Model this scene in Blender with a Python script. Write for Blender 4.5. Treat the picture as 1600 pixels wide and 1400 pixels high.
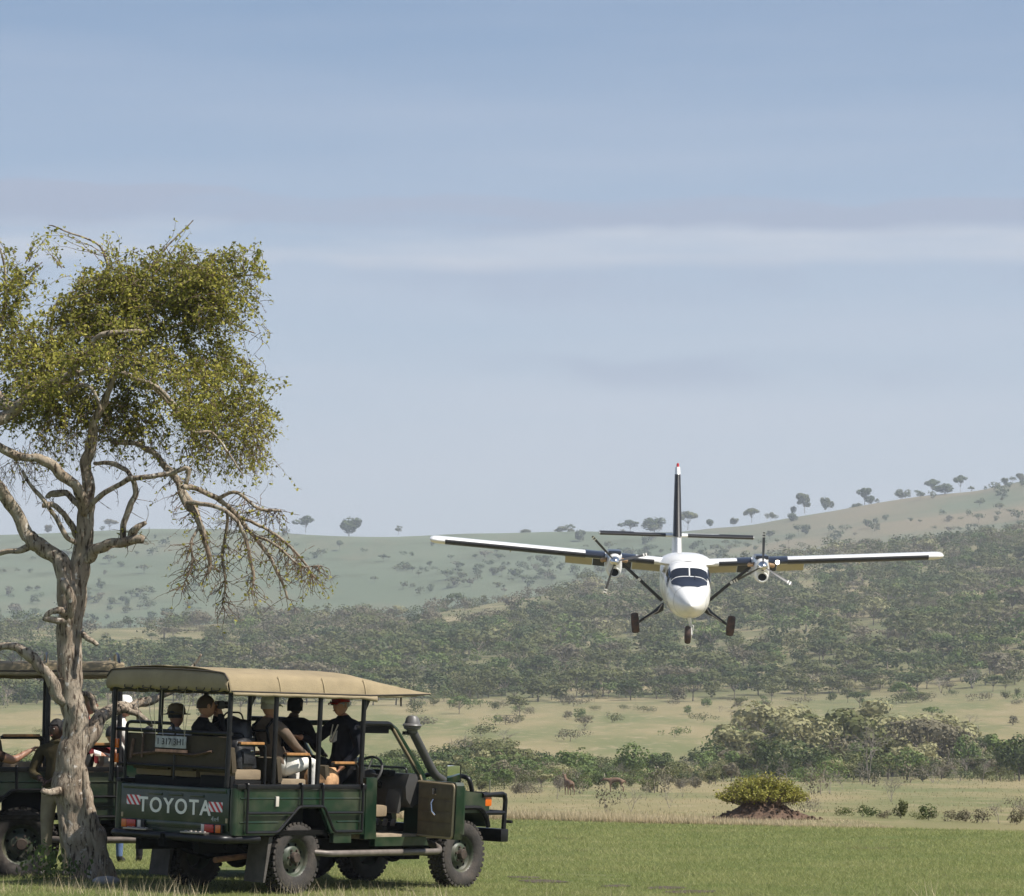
import bpy, bmesh, math, random
import numpy as np
from mathutils import Vector, Matrix, Euler
from mathutils import noise as mnoise
R_ = math.radians
for o in list(bpy.data.objects): bpy.data.objects.remove(o)
S = bpy.context.scene
COL = S.collection

# ------------------------------------------------------------ camera
CAMZ, FPX, HOR = 1.6, 6000.0, 1167.0
PITCH = math.atan((HOR - 700) / FPX)
cd = bpy.data.cameras.new('camera'); cam = bpy.data.objects.new('camera', cd); COL.objects.link(cam)
cam.location = (0, 0, CAMZ); cam.rotation_euler = (math.pi/2 + PITCH, 0, 0)
cd.sensor_width = 36; cd.sensor_fit = 'HORIZONTAL'; cd.lens = FPX/1600*36
cd.clip_start = 0.5; cd.clip_end = 20000
S.camera = cam
S.render.resolution_x, S.render.resolution_y = 1024, 896

# ------------------------------------------------------------ sun, sky, exposure
SUN_EL, SUN_AZ = R_(53), R_(112)          # azimuth from +Y towards +X
sdir = Vector((math.sin(SUN_AZ)*math.cos(SUN_EL), math.cos(SUN_AZ)*math.cos(SUN_EL), math.sin(SUN_EL)))
ld = bpy.data.lights.new('sun', 'SUN'); ld.energy = 5.0; ld.angle = R_(0.53); ld.color = (1.0, .95, .87)
sun = bpy.data.objects.new('sun', ld); COL.objects.link(sun)
sun.rotation_euler = sdir.to_track_quat('Z', 'Y').to_euler(); sun.location = (0, 0, 60)
W = bpy.data.worlds.new('World'); S.world = W; W.use_nodes = True
nt = W.node_tree; nt.nodes.clear()
def WN(t, **k):
    n = nt.nodes.new(t)
    for a, b in k.items(): setattr(n, a, b)
    return n
out = WN('ShaderNodeOutputWorld'); bg = WN('ShaderNodeBackground'); bg.inputs[1].default_value = 0.08
sky = WN('ShaderNodeTexSky', sky_type='NISHITA', sun_disc=False, sun_elevation=SUN_EL, sun_rotation=SUN_AZ,
         altitude=1600, air_density=1.0, dust_density=2.0, ozone_density=2.0)
tc = WN('ShaderNodeTexCoord'); sep = WN('ShaderNodeSeparateXYZ'); nt.links.new(tc.outputs['Generated'], sep.inputs[0])
def wmath(op, a, b=None, c=None, clamp=False):
    n = WN('ShaderNodeMath', operation=op, use_clamp=clamp)
    for i, v in enumerate((a, b, c)):
        if v is None: continue
        if isinstance(v, (int, float)): n.inputs[i].default_value = v
        else: nt.links.new(v, n.inputs[i])
    return n.outputs[0]
def wnoise(sx, sy, sz, off, detail, rough=.55):
    m = WN('ShaderNodeMapping'); m.inputs['Scale'].default_value = (sx, sy, sz); m.inputs['Location'].default_value = off
    nt.links.new(tc.outputs['Generated'], m.inputs[0])
    n = WN('ShaderNodeTexNoise'); n.inputs['Scale'].default_value = 1; n.inputs['Detail'].default_value = detail; n.inputs['Roughness'].default_value = rough
    nt.links.new(m.outputs[0], n.inputs[0]); return n.outputs[0]
z = sep.outputs[2]
streak = wnoise(5, 5, 55, (11.3, 4.2, .4), 5)
fine = wnoise(14, 14, 150, (8.3, 2.2, 5.1), 5, .6)
warp = wnoise(9, 9, 20, (1.3, 7.7, 2.0), 3)
zz = wmath('ADD', z, wmath('MULTIPLY', wmath('SUBTRACT', warp, .5), .022))
def band(c, w):
    return wmath('MAXIMUM', wmath('SUBTRACT', 1.0, wmath('DIVIDE', wmath('ABSOLUTE', wmath('SUBTRACT', zz, c)), w)), 0.0)
veil = wmath('MULTIPLY', wmath('SUBTRACT', streak, .38, clamp=True), 1.5, clamp=True)
bright = wmath('MULTIPLY', wmath('MULTIPLY', band(.1295, .0065), 1.8, clamp=True), wmath('MULTIPLY', wmath('SUBTRACT', streak, .34, clamp=True), 4.0, clamp=True))
def wstep(x, a, b):
    n = WN('ShaderNodeMapRange', interpolation_type='SMOOTHSTEP'); n.inputs[1].default_value = a; n.inputs[2].default_value = b; nt.links.new(x, n.inputs[0]); return n.outputs[0]
z2 = wmath('ADD', zz, wmath('MULTIPLY', wmath('SUBTRACT', fine, .5), .006))
grey = wmath('MULTIPLY', wmath('MULTIPLY', wstep(z2, .1436, .1422), wstep(z2, .1300, .1372)), wstep(streak, .34, .50))
grey2 = wmath('MULTIPLY', wmath('MULTIPLY', wstep(z2, .1275, .1262), wstep(z2, .1120, .1230)), wstep(warp, .42, .60))
grey3 = wmath('MULTIPLY', wmath('MULTIPLY', wstep(z2, .1040, .1015), wstep(z2, .0920, .0985)), wstep(warp, .46, .60))
def wmix(fac, a, col):
    n = WN('ShaderNodeMix', data_type='RGBA'); nt.links.new(fac, n.inputs[0]); nt.links.new(a, n.inputs[6]); n.inputs[7].default_value = col
    return n.outputs[2]
hs = WN('ShaderNodeHueSaturation'); hs.inputs['Saturation'].default_value = 1.0; hs.inputs['Value'].default_value = 1.0
nt.links.new(sky.outputs[0], hs.inputs['Color'])
CL = 6.3
low = wmath('DIVIDE', wmath('SUBTRACT', .195, z), .135, clamp=True)
c1 = wmix(wmath('ADD', wmath('MULTIPLY', veil, .30), wmath('MULTIPLY', low, .58)), hs.outputs[0], (CL*.98, CL*1.0, CL*1.12, 1))
c2 = wmix(wmath('MULTIPLY', wmath('ADD', wmath('ADD', grey, wmath('MULTIPLY', grey2, .6)), wmath('MULTIPLY', grey3, .5)), .95, clamp=True), c1, (CL*.575, CL*.67, CL*.87, 1))
c3 = wmix(wmath('MULTIPLY', bright, 1.0, clamp=True), c2, (CL*.86, CL*.93, CL*1.06, 1))
nt.links.new(c3, bg.inputs[0]); nt.links.new(bg.outputs[0], out.inputs[0])
S.view_settings.view_transform = 'Standard'; S.view_settings.look = 'None'
S.view_settings.gamma = 1; S.view_settings.use_curve_mapping = False; S.view_settings.exposure = 0.5
S.cycles.volume_bounces = 0; S.cycles.max_bounces = 6; S.cycles.diffuse_bounces = 3; S.cycles.transparent_max_bounces = 8

# ------------------------------------------------------------ helpers
def tag(o, label=None, cat=None, group=None, kind=None):
    if label: o['label'] = label
    if cat: o['category'] = cat
    if group: o['group'] = group
    if kind: o['kind'] = kind
    return o
def empty(name, loc=(0, 0, 0), rot=(0, 0, 0), scale=1.0):
    o = bpy.data.objects.new(name, None); COL.objects.link(o); o.location = loc; o.rotation_euler = rot
    o.scale = (scale,)*3; o.empty_display_size = .1
    return o
def children(o): return [c for c in bpy.data.objects if c.parent is o]
def pt(px, py, D):
    """world point on the line of sight of a photo pixel at depth D (world Y)"""
    w = (700 - py)/FPX; u = (px - 800)/FPX
    dy = math.cos(PITCH) - w*math.sin(PITCH); dz = math.sin(PITCH) + w*math.cos(PITCH)
    return Vector((u/dy*D, D, CAMZ + dz/dy*D))
MATS = {}
def mat(name, col, rough=.6, metal=0., var=.0, vscale=8., bump=0., bscale=40., col2=None, coat=0., spec=.5, emit=None, dirt=None):
    if name in MATS: return MATS[name]
    m = bpy.data.materials.new(name); m.use_nodes = True; t = m.node_tree; b = t.nodes['Principled BSDF']
    b.inputs['Base Color'].default_value = (*col, 1); b.inputs['Roughness'].default_value = rough; b.inputs['Metallic'].default_value = metal
    b.inputs['Specular IOR Level'].default_value = spec; b.inputs['Coat Weight'].default_value = coat
    tcn = t.nodes.new('ShaderNodeTexCoord')
    src = None
    if var or col2 or dirt:
        n = t.nodes.new('ShaderNodeTexNoise'); n.inputs['Scale'].default_value = vscale; n.inputs['Detail'].default_value = 6; n.inputs['Roughness'].default_value = .6
        t.links.new(tcn.outputs['Object'], n.inputs[0])
        r = t.nodes.new('ShaderNodeMapRange'); r.inputs[1].default_value = .32; r.inputs[2].default_value = .68; t.links.new(n.outputs[0], r.inputs[0])
        mx = t.nodes.new('ShaderNodeMix'); mx.data_type = 'RGBA'; t.links.new(r.outputs[0], mx.inputs[0])
        c2 = col2 or tuple(c*(1-var) for c in col)
        mx.inputs[6].default_value = (*[min(1, c*(1+var*.5)) for c in col], 1); mx.inputs[7].default_value = (*c2, 1)
        src = mx.outputs[2]
        if dirt:
            n2 = t.nodes.new('ShaderNodeTexNoise'); n2.inputs['Scale'].default_value = dirt[2]; n2.inputs['Detail'].default_value = 7
            t.links.new(tcn.outputs['Object'], n2.inputs[0])
            r2 = t.nodes.new('ShaderNodeMapRange'); r2.inputs[1].default_value = .45; r2.inputs[2].default_value = .8; r2.inputs[4].default_value = dirt[1]
            t.links.new(n2.outputs[0], r2.inputs[0])
            m2 = t.nodes.new('ShaderNodeMix'); m2.data_type = 'RGBA'; t.links.new(r2.outputs[0], m2.inputs[0]); t.links.new(src, m2.inputs[6])
            m2.inputs[7].default_value = (*dirt[0], 1); src = m2.outputs[2]
        t.links.new(src, b.inputs['Base Color'])
    if bump:
        n = t.nodes.new('ShaderNodeTexNoise'); n.inputs['Scale'].default_value = bscale; n.inputs['Detail'].default_value = 5
        t.links.new(tcn.outputs['Object'], n.inputs[0])
        bp = t.nodes.new('ShaderNodeBump'); bp.inputs['Strength'].default_value = bump; bp.inputs['Distance'].default_value = .02
        t.links.new(n.outputs[0], bp.inputs['Height']); t.links.new(bp.outputs[0], b.inputs['Normal'])
    if emit:
        b.inputs['Emission Color'].default_value = (*emit[0], 1); b.inputs['Emission Strength'].default_value = emit[1]
    MATS[name] = m; return m

class MB:
    """collects shapes and links them as one mesh object"""
    def __init__(s): s.v = []; s.f = []; s.m = []
    def add(s, verts, faces, mi=0):
        n = len(s.v); s.v += [tuple(v) for v in verts]; s.f += [tuple(i+n for i in f) for f in faces]; s.m += [mi]*len(faces); return s
    def box(s, c, size, rot=None, mi=0, bev=0.0, taper=1.0):
        bm = bmesh.new(); bmesh.ops.create_cube(bm, size=1)
        for v in bm.verts:
            k = taper if v.co.z > 0 else 1
            v.co = Vector((v.co.x*size[0]*k, v.co.y*size[1]*k, v.co.z*size[2]))
        if bev: bmesh.ops.bevel(bm, geom=bm.edges[:], offset=min(bev, min(size)*.45), segments=2, affect='EDGES', profile=.7)
        M = Matrix.Translation(c)
        if rot is not None: M = M @ Euler(rot).to_matrix().to_4x4()
        bm.transform(M); bm.verts.index_update()
        s.add([v.co[:] for v in bm.verts], [[v.index for v in f.verts] for f in bm.faces], mi); bm.free(); return s
    def tube(s, pts, r, seg=8, mi=0, caps=True, closed=False, jit=None):
        pts = [Vector(p) for p in pts]; n = len(pts)
        rs = r if isinstance(r, (list, tuple)) else [r]*n
        base = len(s.v); up = None
        for i in range(n):
            a = pts[(i-1) % n if closed else max(i-1, 0)]; b = pts[(i+1) % n if closed else min(i+1, n-1)]
            d = (b-a)
            if d.length < 1e-9: d = Vector((0, 0, 1))
            d.normalize()
            if up is None: up = Vector((0, 0, 1)) if abs(d.z) < .9 else Vector((1, 0, 0))
            x = d.cross(up)
            if x.length < 1e-6: x = d.cross(Vector((.3, 1, .2)))
            x.normalize(); y = x.cross(d).normalized(); up = y
            for k in range(seg):
                t = 2*math.pi*k/seg; rr = rs[i]*(jit(i, k, pts[i]) if jit else 1)
                s.v.append(tuple(pts[i] + (x*math.cos(t) + y*math.sin(t))*rr))
        m = n if closed else n-1
        for i in range(m):
            for k in range(seg):
                a = base+i*seg+k; b = base+i*seg+(k+1) % seg; j = (i+1) % n
                s.f.append((a, b, base+j*seg+(k+1) % seg, base+j*seg+k)); s.m.append(mi)
        if caps and not closed:
            s.f.append(tuple(base+k for k in range(seg))[::-1]); s.m.append(mi)
            s.f.append(tuple(base+(n-1)*seg+k for k in range(seg))); s.m.append(mi)
        return s
    def lathe(s, prof, c=(0, 0, 0), axis='y', seg=28, mi=0, closed=False):
        """prof: (radius, along-axis)"""
        base = len(s.v); c = Vector(c)
        for r, h in prof:
            for k in range(seg):
                t = 2*math.pi*k/seg; a, b = r*math.cos(t), r*math.sin(t)
                p = {'y': (a, h, b), 'x': (h, a, b), 'z': (a, b, h)}[axis]
                s.v.append(tuple(c+Vector(p)))
        n = len(prof)
        for i in range(n if closed else n-1):
            for k in range(seg):
                j = (i+1) % n
                s.f.append((base+i*seg+k, base+i*seg+(k+1) % seg, base+j*seg+(k+1) % seg, base+j*seg+k)); s.m.append(mi)
        return s
    def grid(s, P, mi=0, wrap=False):
        """P: rows of points"""
        base = len(s.v); nr, nc = len(P), len(P[0])
        for row in P: s.v += [tuple(p) for p in row]
        for i in range(nr-1):
            for k in range(nc if wrap else nc-1):
                s.f.append((base+i*nc+k, base+i*nc+(k+1) % nc, base+(i+1)*nc+(k+1) % nc, base+(i+1)*nc+k)); s.m.append(mi)
        return s
    def prism(s, poly, axis, a, b, mi=0):
        """polygon in the plane across `axis`, extruded from a to b"""
        n = len(poly); V = []
        for h in (a, b):
            for p, q in poly: V.append({'y': (p, h, q), 'x': (h, p, q), 'z': (p, q, h)}[axis])
        F = [tuple(range(n)), tuple(range(n, 2*n))[::-1]] + [(i, i+n, (i+1) % n+n, (i+1) % n) for i in range(n)]
        return s.add(V, F, mi)
    def ball(s, c, r, mi=0, seg=12, rings=8):
        r = (r,)*3 if isinstance(r, (int, float)) else r; P = []
        for i in range(rings+1):
            t = math.pi*i/rings; t = min(max(t, .02), math.pi-.02)
            P.append([(c[0]+r[0]*math.sin(t)*math.cos(2*math.pi*k/seg), c[1]+r[1]*math.sin(t)*math.sin(2*math.pi*k/seg), c[2]+r[2]*math.cos(t)) for k in range(seg)])
        return s.grid(P, mi, True)
    def build(s, name, mats, parent=None, smooth=True, angle=40, fix=True):
        me = bpy.data.meshes.new(name); me.from_pydata(s.v, [], s.f)
        if not isinstance(mats, (list, tuple)): mats = [mats]
        for m in mats: me.materials.append(m)
        me.polygons.foreach_set('material_index', s.m)
        if fix:
            bm = bmesh.new(); bm.from_mesh(me); bmesh.ops.recalc_face_normals(bm, faces=bm.faces); bm.to_mesh(me); bm.free()
        if smooth:
            me.polygons.foreach_set('use_smooth', [True]*len(me.polygons))
            try: me.set_sharp_from_angle(angle=R_(angle))
            except Exception: pass
        me.update()
        o = bpy.data.objects.new(name, me); COL.objects.link(o)
        if parent is not None: o.parent = parent
        return o
def share(src, parent, name=None, loc=None, rot=None, scale=None):
    """another object on the same mesh"""
    o = src.copy(); COL.objects.link(o); o.parent = parent
    if loc is not None: o.location = loc
    if rot is not None: o.rotation_euler = rot
    if scale is not None: o.scale = scale
    return o
def text_obj(name, body, size, m, parent, M, ext=.003, bold=0.0, space=1.0, sx=1.0):
    cu = bpy.data.curves.new(name, 'FONT'); cu.body = body; cu.size = size; cu.extrude = ext; cu.offset = bold
    cu.align_x = 'CENTER'; cu.align_y = 'CENTER'; cu.space_character = space; cu.resolution_u = 4
    t = bpy.data.objects.new(name, cu); COL.objects.link(t)
    bpy.context.view_layer.update()
    me = bpy.data.meshes.new_from_object(t.evaluated_get(bpy.context.evaluated_depsgraph_get()))
    bpy.data.objects.remove(t); me.transform(Matrix.Diagonal((sx, 1, 1, 1))); me.transform(M); me.materials.clear(); me.materials.append(m)
    o = bpy.data.objects.new(name, me); COL.objects.link(o); o.parent = parent; return o
def np_mesh(name, V, F, m, parent=None, tint=None, smooth=False, midx=None):
    V = np.asarray(V, np.float32); F = np.asarray(F, np.int32); k = F.shape[1]
    me = bpy.data.meshes.new(name); me.vertices.add(len(V)); me.vertices.foreach_set('co', V.ravel())
    me.loops.add(F.size); me.loops.foreach_set('vertex_index', F.ravel())
    me.polygons.add(len(F)); me.polygons.foreach_set('loop_start', np.arange(0, F.size, k, dtype=np.int32))
    me.update(calc_edges=True)
    for q in (m if isinstance(m, (list, tuple)) else [m]): me.materials.append(q)
    if midx is not None: me.polygons.foreach_set('material_index', np.asarray(midx, np.int32))
    if tint is not None:
        a = me.attributes.new('tint', 'FLOAT', 'POINT'); a.data.foreach_set('value', np.asarray(tint, np.float32))
    if smooth: me.polygons.foreach_set('use_smooth', [True]*len(F))
    o = bpy.data.objects.new(name, me); COL.objects.link(o)
    if parent is not None: o.parent = parent
    return o
def leaf_mat(name, c1, c2, c3, trans=.25, rnd=.25, rough=.6):
    m = bpy.data.materials.new(name); m.use_nodes = True; t = m.node_tree; b = t.nodes['Principled BSDF']; o = t.nodes['Material Output']
    at = t.nodes.new('ShaderNodeAttribute'); at.attribute_name = 'tint'
    oi = t.nodes.new('ShaderNodeObjectInfo')
    ad = t.nodes.new('ShaderNodeMath'); ad.operation = 'MULTIPLY_ADD'; ad.inputs[1].default_value = rnd
    sb = t.nodes.new('ShaderNodeMath'); sb.operation = 'SUBTRACT'; sb.inputs[1].default_value = rnd*.5
    t.links.new(oi.outputs['Random'], ad.inputs[0]); t.links.new(at.outputs['Fac'], ad.inputs[2]); t.links.new(ad.outputs[0], sb.inputs[0])
    cr = t.nodes.new('ShaderNodeValToRGB'); e = cr.color_ramp.elements
    e[0].color = (*c1, 1); e[1].color = (*c3, 1); x = e.new(.5); x.color = (*c2, 1)
    t.links.new(sb.outputs[0], cr.inputs[0]); t.links.new(cr.outputs[0], b.inputs['Base Color'])
    b.inputs['Roughness'].default_value = rough; b.inputs['Specular IOR Level'].default_value = .25
    tr = t.nodes.new('ShaderNodeBsdfTranslucent'); t.links.new(cr.outputs[0], tr.inputs[0])
    mx = t.nodes.new('ShaderNodeMixShader'); mx.inputs[0].default_value = trans
    t.links.new(b.outputs[0], mx.inputs[1]); t.links.new(tr.outputs[0], mx.inputs[2]); t.links.new(mx.outputs[0], o.inputs[0])
    return m

# ------------------------------------------------------------ terrain
def lerp_tab(x, xs, ys): return np.interp(x, xs, ys)
RIDGE_X = [-800, 0, 300, 500, 640, 750, 860, 1000, 1100, 1250, 1400, 1600, 2400]
RIDGE_Y = [985, 983, 980, 974, 960, 942, 930, 918, 901, 880, 860, 834, 778]
FAR_X = [-800, 0, 230, 450, 600, 800, 930, 1060, 1150, 1250, 1350, 1450, 1530, 1600, 2400]
FAR_Y = [850, 834, 825, 831, 833, 833, 833, 829, 819, 803, 787, 773, 764, 751, 700]
def zofpy(py, Y): return CAMZ + Y*(HOR-py)/FPX
def sn(x, y, s, o): return np.sin(x/s+o)*np.cos(y/s*1.13+o*2.1)+.6*np.sin(x/s*2.3+y/s*1.7+o*3)+.35*np.cos(x/s*4.1-y/s*3.3+o)
def field_edge(X):            # depth at which the mown strip ends
    u = np.clip(X/87*FPX+800, 0, 2400)
    return np.interp(u, [0, 800, 1600, 2400], [88, 85, 72, 62])
def height(X, Y):
    X = np.asarray(X, float); Y = np.asarray(Y, float); Yc = np.maximum(Y, .01)
    u = np.clip(800+FPX*X/Yc, -800, 2400)
    Ym = np.interp(u, [0, 600, 1600], [1250, 1300, 1500]); Yf = np.interp(u, [0, 800, 1600], [2450, 2400, 2300])
    mpy = np.interp(u, RIDGE_X, RIDGE_Y); fpy = np.interp(u, FAR_X, FAR_Y)
    gap = np.interp(u, [0, 900, 1300, 1600], [1102, 1100, 1090, 1075])
    ks = [(0*u, 0*u), (0*u+95, 0*u), (0*u+128, 0*u-1.35), (0*u+430, 0*u-1.6), (0*u+560, zofpy(np.interp(u, [0, 1100, 1600], [1148, 1148, 1130]), 560)),
          (0*u+750, zofpy(gap, 750)), (0*u+1000, zofpy(gap+(mpy-gap)*.52, 1000)), (Ym, zofpy(mpy, Ym)), (Ym+180, zofpy(mpy, Ym)-6),
          (0*u+1850, zofpy(mpy+6, 1850)), (0*u+2150, zofpy(fpy+(mpy-fpy)*.42, 2150)), (Yf, zofpy(fpy, Yf)), (Yf+500, zofpy(fpy, Yf)-45), (0*u+4500, zofpy(fpy, Yf)-90)]
    z = np.zeros_like(u+0*Y)
    for (a, za), (b, zb) in zip(ks[:-1], ks[1:]):
        t = np.clip((Y-a)/(b-a), 0, 1); s = t*t*(3-2*t)*.35+t*.65
        z = np.where((Y >= a) & (Y <= b), za+(zb-za)*s, z)
    z = np.where(Y > 4500, ks[-1][1], z)
    amp = np.clip((Y-600)/500, 0, 1)*1.0
    z = z + amp*sn(X, Y, 55, 1.0)*.8 + np.clip((Y-100)/200, 0, 1)*sn(X, Y, 14, .3)*.06 + np.clip((Y-20)/30, 0, 1)*sn(X, Y, 4.3, .7)*.012
    w = np.exp(-(((X+3.6)/6.5)**2+((Y-43.6)/8.5)**2)**1.5)
    tilt = .045 - .0353*np.clip(X+2.99, -1.9, 4) + .016*np.clip(Y-42.45, -3, 4)
    dip = .13*np.exp(-(((X+5.0)/2.6)**2+((Y-46.2)/1.35)**2))
    return np.where(Y > 0, z + w*tilt - dip, 0*z)
def zg(x, y): return float(height(np.array([x]), np.array([y]))[0])

def terrain_material():
    m = bpy.data.materials.new('ground_cover'); m.use_nodes = True; t = m.node_tree; b = t.nodes['Principled BSDF']
    N = t.nodes.new; L = t.links.new
    g = N('ShaderNodeNewGeometry'); sp = N('ShaderNodeSeparateXYZ'); L(g.outputs['Position'], sp.inputs[0])
    def M(op, a, b_=None, c=None, clamp=False):
        n = N('ShaderNodeMath'); n.operation = op; n.use_clamp = clamp
        for i, v in enumerate((a, b_, c)):
            if v is None: continue
            if isinstance(v, (int, float)): n.inputs[i].default_value = v
            else: L(v, n.inputs[i])
        return n.outputs[0]
    def NZ(scale, detail=5, rough=.55, sy=1.0):
        mp = N('ShaderNodeMapping'); mp.inputs['Scale'].default_value = (scale, scale*sy, scale); L(g.outputs['Position'], mp.inputs[0])
        n = N('ShaderNodeTexNoise'); n.inputs['Scale'].default_value = 1; n.inputs['Detail'].default_value = detail; n.inputs['Roughness'].default_value = rough
        L(mp.outputs[0], n.inputs[0]); return n.outputs[0]
    def MR(x, a, c): 
        n = N('ShaderNodeMapRange'); n.inputs[1].default_value = a; n.inputs[2].default_value = c; n.interpolation_type = 'SMOOTHSTEP'; L(x, n.inputs[0]); return n.outputs[0]
    def MX(f, a, c):
        n = N('ShaderNodeMix'); n.data_type = 'RGBA'
        if isinstance(f, float): n.inputs[0].default_value = f
        else: L(f, n.inputs[0])
        for i, v in ((6, a), (7, c)):
            if isinstance(v, tuple): n.inputs[i].default_value = (*v, 1)
            else: L(v, n.inputs[i])
        return n.outputs[2]
    X, Y = sp.outputs[0], sp.outputs[1]
    # mown airstrip
    green = MX(MR(NZ(.5), .35, .65), (.088, .118, .030), (.125, .142, .046))
    green = MX(MR(NZ(2.2, 6), .45, .75), green, (.150, .150, .066))
    green = MX(MR(NZ(.42, 6, .65, .55), .60, .68), green, (.085, .066, .040))
    # dry plain
    dry = MX(MR(NZ(.05, 6, .6, .22), .38, .62), (.255, .212, .112), (.150, .158, .068))
    dry = MX(MR(NZ(.5, 6, .6, .3), .5, .75), dry, (.29, .243, .142))
    dry = MX(MR(NZ(.9, 5, .6), .64, .76), dry, (.17, .155, .08))
    # wooded slope floor
    slope = MX(MR(NZ(.012, 6, .6), .35, .62), (.175, .160, .080), (.115, .125, .055))
    slope = MX(MR(NZ(.03, 6, .65), .46, .62), slope, (.275, .228, .130))
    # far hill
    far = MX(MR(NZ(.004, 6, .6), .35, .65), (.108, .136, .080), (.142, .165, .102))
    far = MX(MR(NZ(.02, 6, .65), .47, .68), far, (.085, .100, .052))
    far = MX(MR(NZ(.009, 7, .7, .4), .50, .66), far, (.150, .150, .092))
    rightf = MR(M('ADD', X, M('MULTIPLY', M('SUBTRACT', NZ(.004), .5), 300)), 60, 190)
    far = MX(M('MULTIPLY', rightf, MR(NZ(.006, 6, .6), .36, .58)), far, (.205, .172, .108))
    e = M('MULTIPLY', M('SUBTRACT', NZ(.25, 5, .65), .5), 5.5)
    u = M('DIVIDE', M('MULTIPLY', X, FPX), 87.0)
    edge = M('SUBTRACT', 85.0, M('MULTIPLY', M('MAXIMUM', u, 0.0), .01625))
    f1 = MR(M('SUBTRACT', M('ADD', Y, e), edge), -.4, .5)
    f2 = MR(M('ADD', Y, M('MULTIPLY', M('SUBTRACT', NZ(.01), .5), 120)), 640, 820)
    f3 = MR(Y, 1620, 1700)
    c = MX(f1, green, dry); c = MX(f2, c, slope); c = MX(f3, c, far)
    L(c, b.inputs['Base Color']); b.inputs['Roughness'].default_value = .9; b.inputs['Specular IOR Level'].default_value = .15
    bp = N('ShaderNodeBump'); bp.inputs['Strength'].default_value = .6; bp.inputs['Distance'].default_value = .08; L(NZ(9, 6, .7), bp.inputs['Height']); L(bp.outputs[0], b.inputs['Normal'])
    return m
rr = np.concatenate([np.linspace(2, 34, 12), np.arange(35, 100, .8), np.geomspace(100, 4500, 150)])
an = np.concatenate([np.arange(-10, 10.001, .1), np.array([12, 15, 20, 26, 33, 41]), np.arange(50, 311, 10), np.array([319, 327, 334, 340, 345, 348])])*math.pi/180
RR, AA = np.meshgrid(rr, an, indexing='ij'); TX = RR*np.sin(AA); TY = RR*np.cos(AA)
TZ = height(TX, TY); TV = np.stack([TX, TY, TZ], -1).reshape(-1, 3)
nr, na = len(rr), len(an)
I, J = np.meshgrid(np.arange(nr-1), np.arange(na), indexing='ij'); J2 = (J+1) % na
TF = np.stack([I*na+J, I*na+J2, (I+1)*na+J2, (I+1)*na+J], -1).reshape(-1, 4)[:, ::-1]
TF = np.concatenate([TF, np.array([[k, 0, (k+1) % na, (k+1) % na] for k in range(0)], np.int32).reshape(-1, 4)])
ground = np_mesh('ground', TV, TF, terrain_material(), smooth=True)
bmg = bmesh.new(); bmg.from_mesh(ground.data); bmg.verts.ensure_lookup_table(); bmg.faces.new([bmg.verts[k] for k in range(na)][::-1]); bmesh.ops.recalc_face_normals(bmg, faces=bmg.faces); bmg.to_mesh(ground.data); bmg.free()
tag(ground, 'mown green strip, dry plain and wooded hills', kind='structure')
# ------------------------------------------------------------ haze
hm = bpy.data.materials.new('haze_air'); hm.use_nodes = True; ht = hm.node_tree; ht.nodes.clear()
ho = ht.nodes.new('ShaderNodeOutputMaterial'); hv = ht.nodes.new('ShaderNodeVolumePrincipled')
hv.inputs['Color'].default_value = (.86, .93, 1.0, 1); hv.inputs['Density'].default_value = .00020; hv.inputs['Anisotropy'].default_value = .2
ht.links.new(hv.outputs[0], ho.inputs['Volume'])
ZT = float(TZ.max())+30
hz = MB().box((0, 0, (ZT-4)/2), (9200, 9200, ZT+4)).build('haze', hm, smooth=False); tag(hz, 'pale blue haze over the far hills', kind='stuff')
# ------------------------------------------------------------ bush and tree shapes for the plain and the hills
rng = np.random.default_rng(7)
def quads(C, N, s, asp=1.0):
    """leaf-clump faces: centres C, normals N, sizes s -> V, F"""
    n = len(C); N = N/np.linalg.norm(N, axis=1, keepdims=True)
    a = np.cross(N, rng.normal(size=(n, 3))); a /= np.linalg.norm(a, axis=1, keepdims=True); b = np.cross(N, a)
    s = s[:, None]; k = rng.uniform(.6, 1.3, (n, 1))
    V = np.stack([C - a*s - b*s*.35*k*asp, C + a*s*.2 - b*s*.8*k*asp, C + a*s + b*s*.3*k*asp, C - a*s*.15 + b*s*.85*k*asp], 1).reshape(-1, 3)
    return V, np.arange(4*n).reshape(-1, 4)
def twigs_np(A, B, r):
    """three-sided tapered sticks from A to B"""
    n = len(A); d = B-A; d /= np.maximum(np.linalg.norm(d, axis=1, keepdims=True), 1e-6)
    x = np.cross(d, rng.normal(size=(n, 3))); x /= np.linalg.norm(x, axis=1, keepdims=True); y = np.cross(d, x)
    r = np.broadcast_to(r, (n,))[:, None]; P = []
    for k in range(3):
        t = 2*math.pi*k/3; o = x*math.cos(t)+y*math.sin(t); P += [A+o*r, B+o*r*.45]
    V = np.stack(P, 1).reshape(-1, 3); b = np.arange(n)[:, None]*6
    F = np.concatenate([b+np.array([[0, 2, 3, 1]]), b+np.array([[2, 4, 5, 3]]), b+np.array([[4, 0, 1, 5]])]); return V, F
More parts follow.
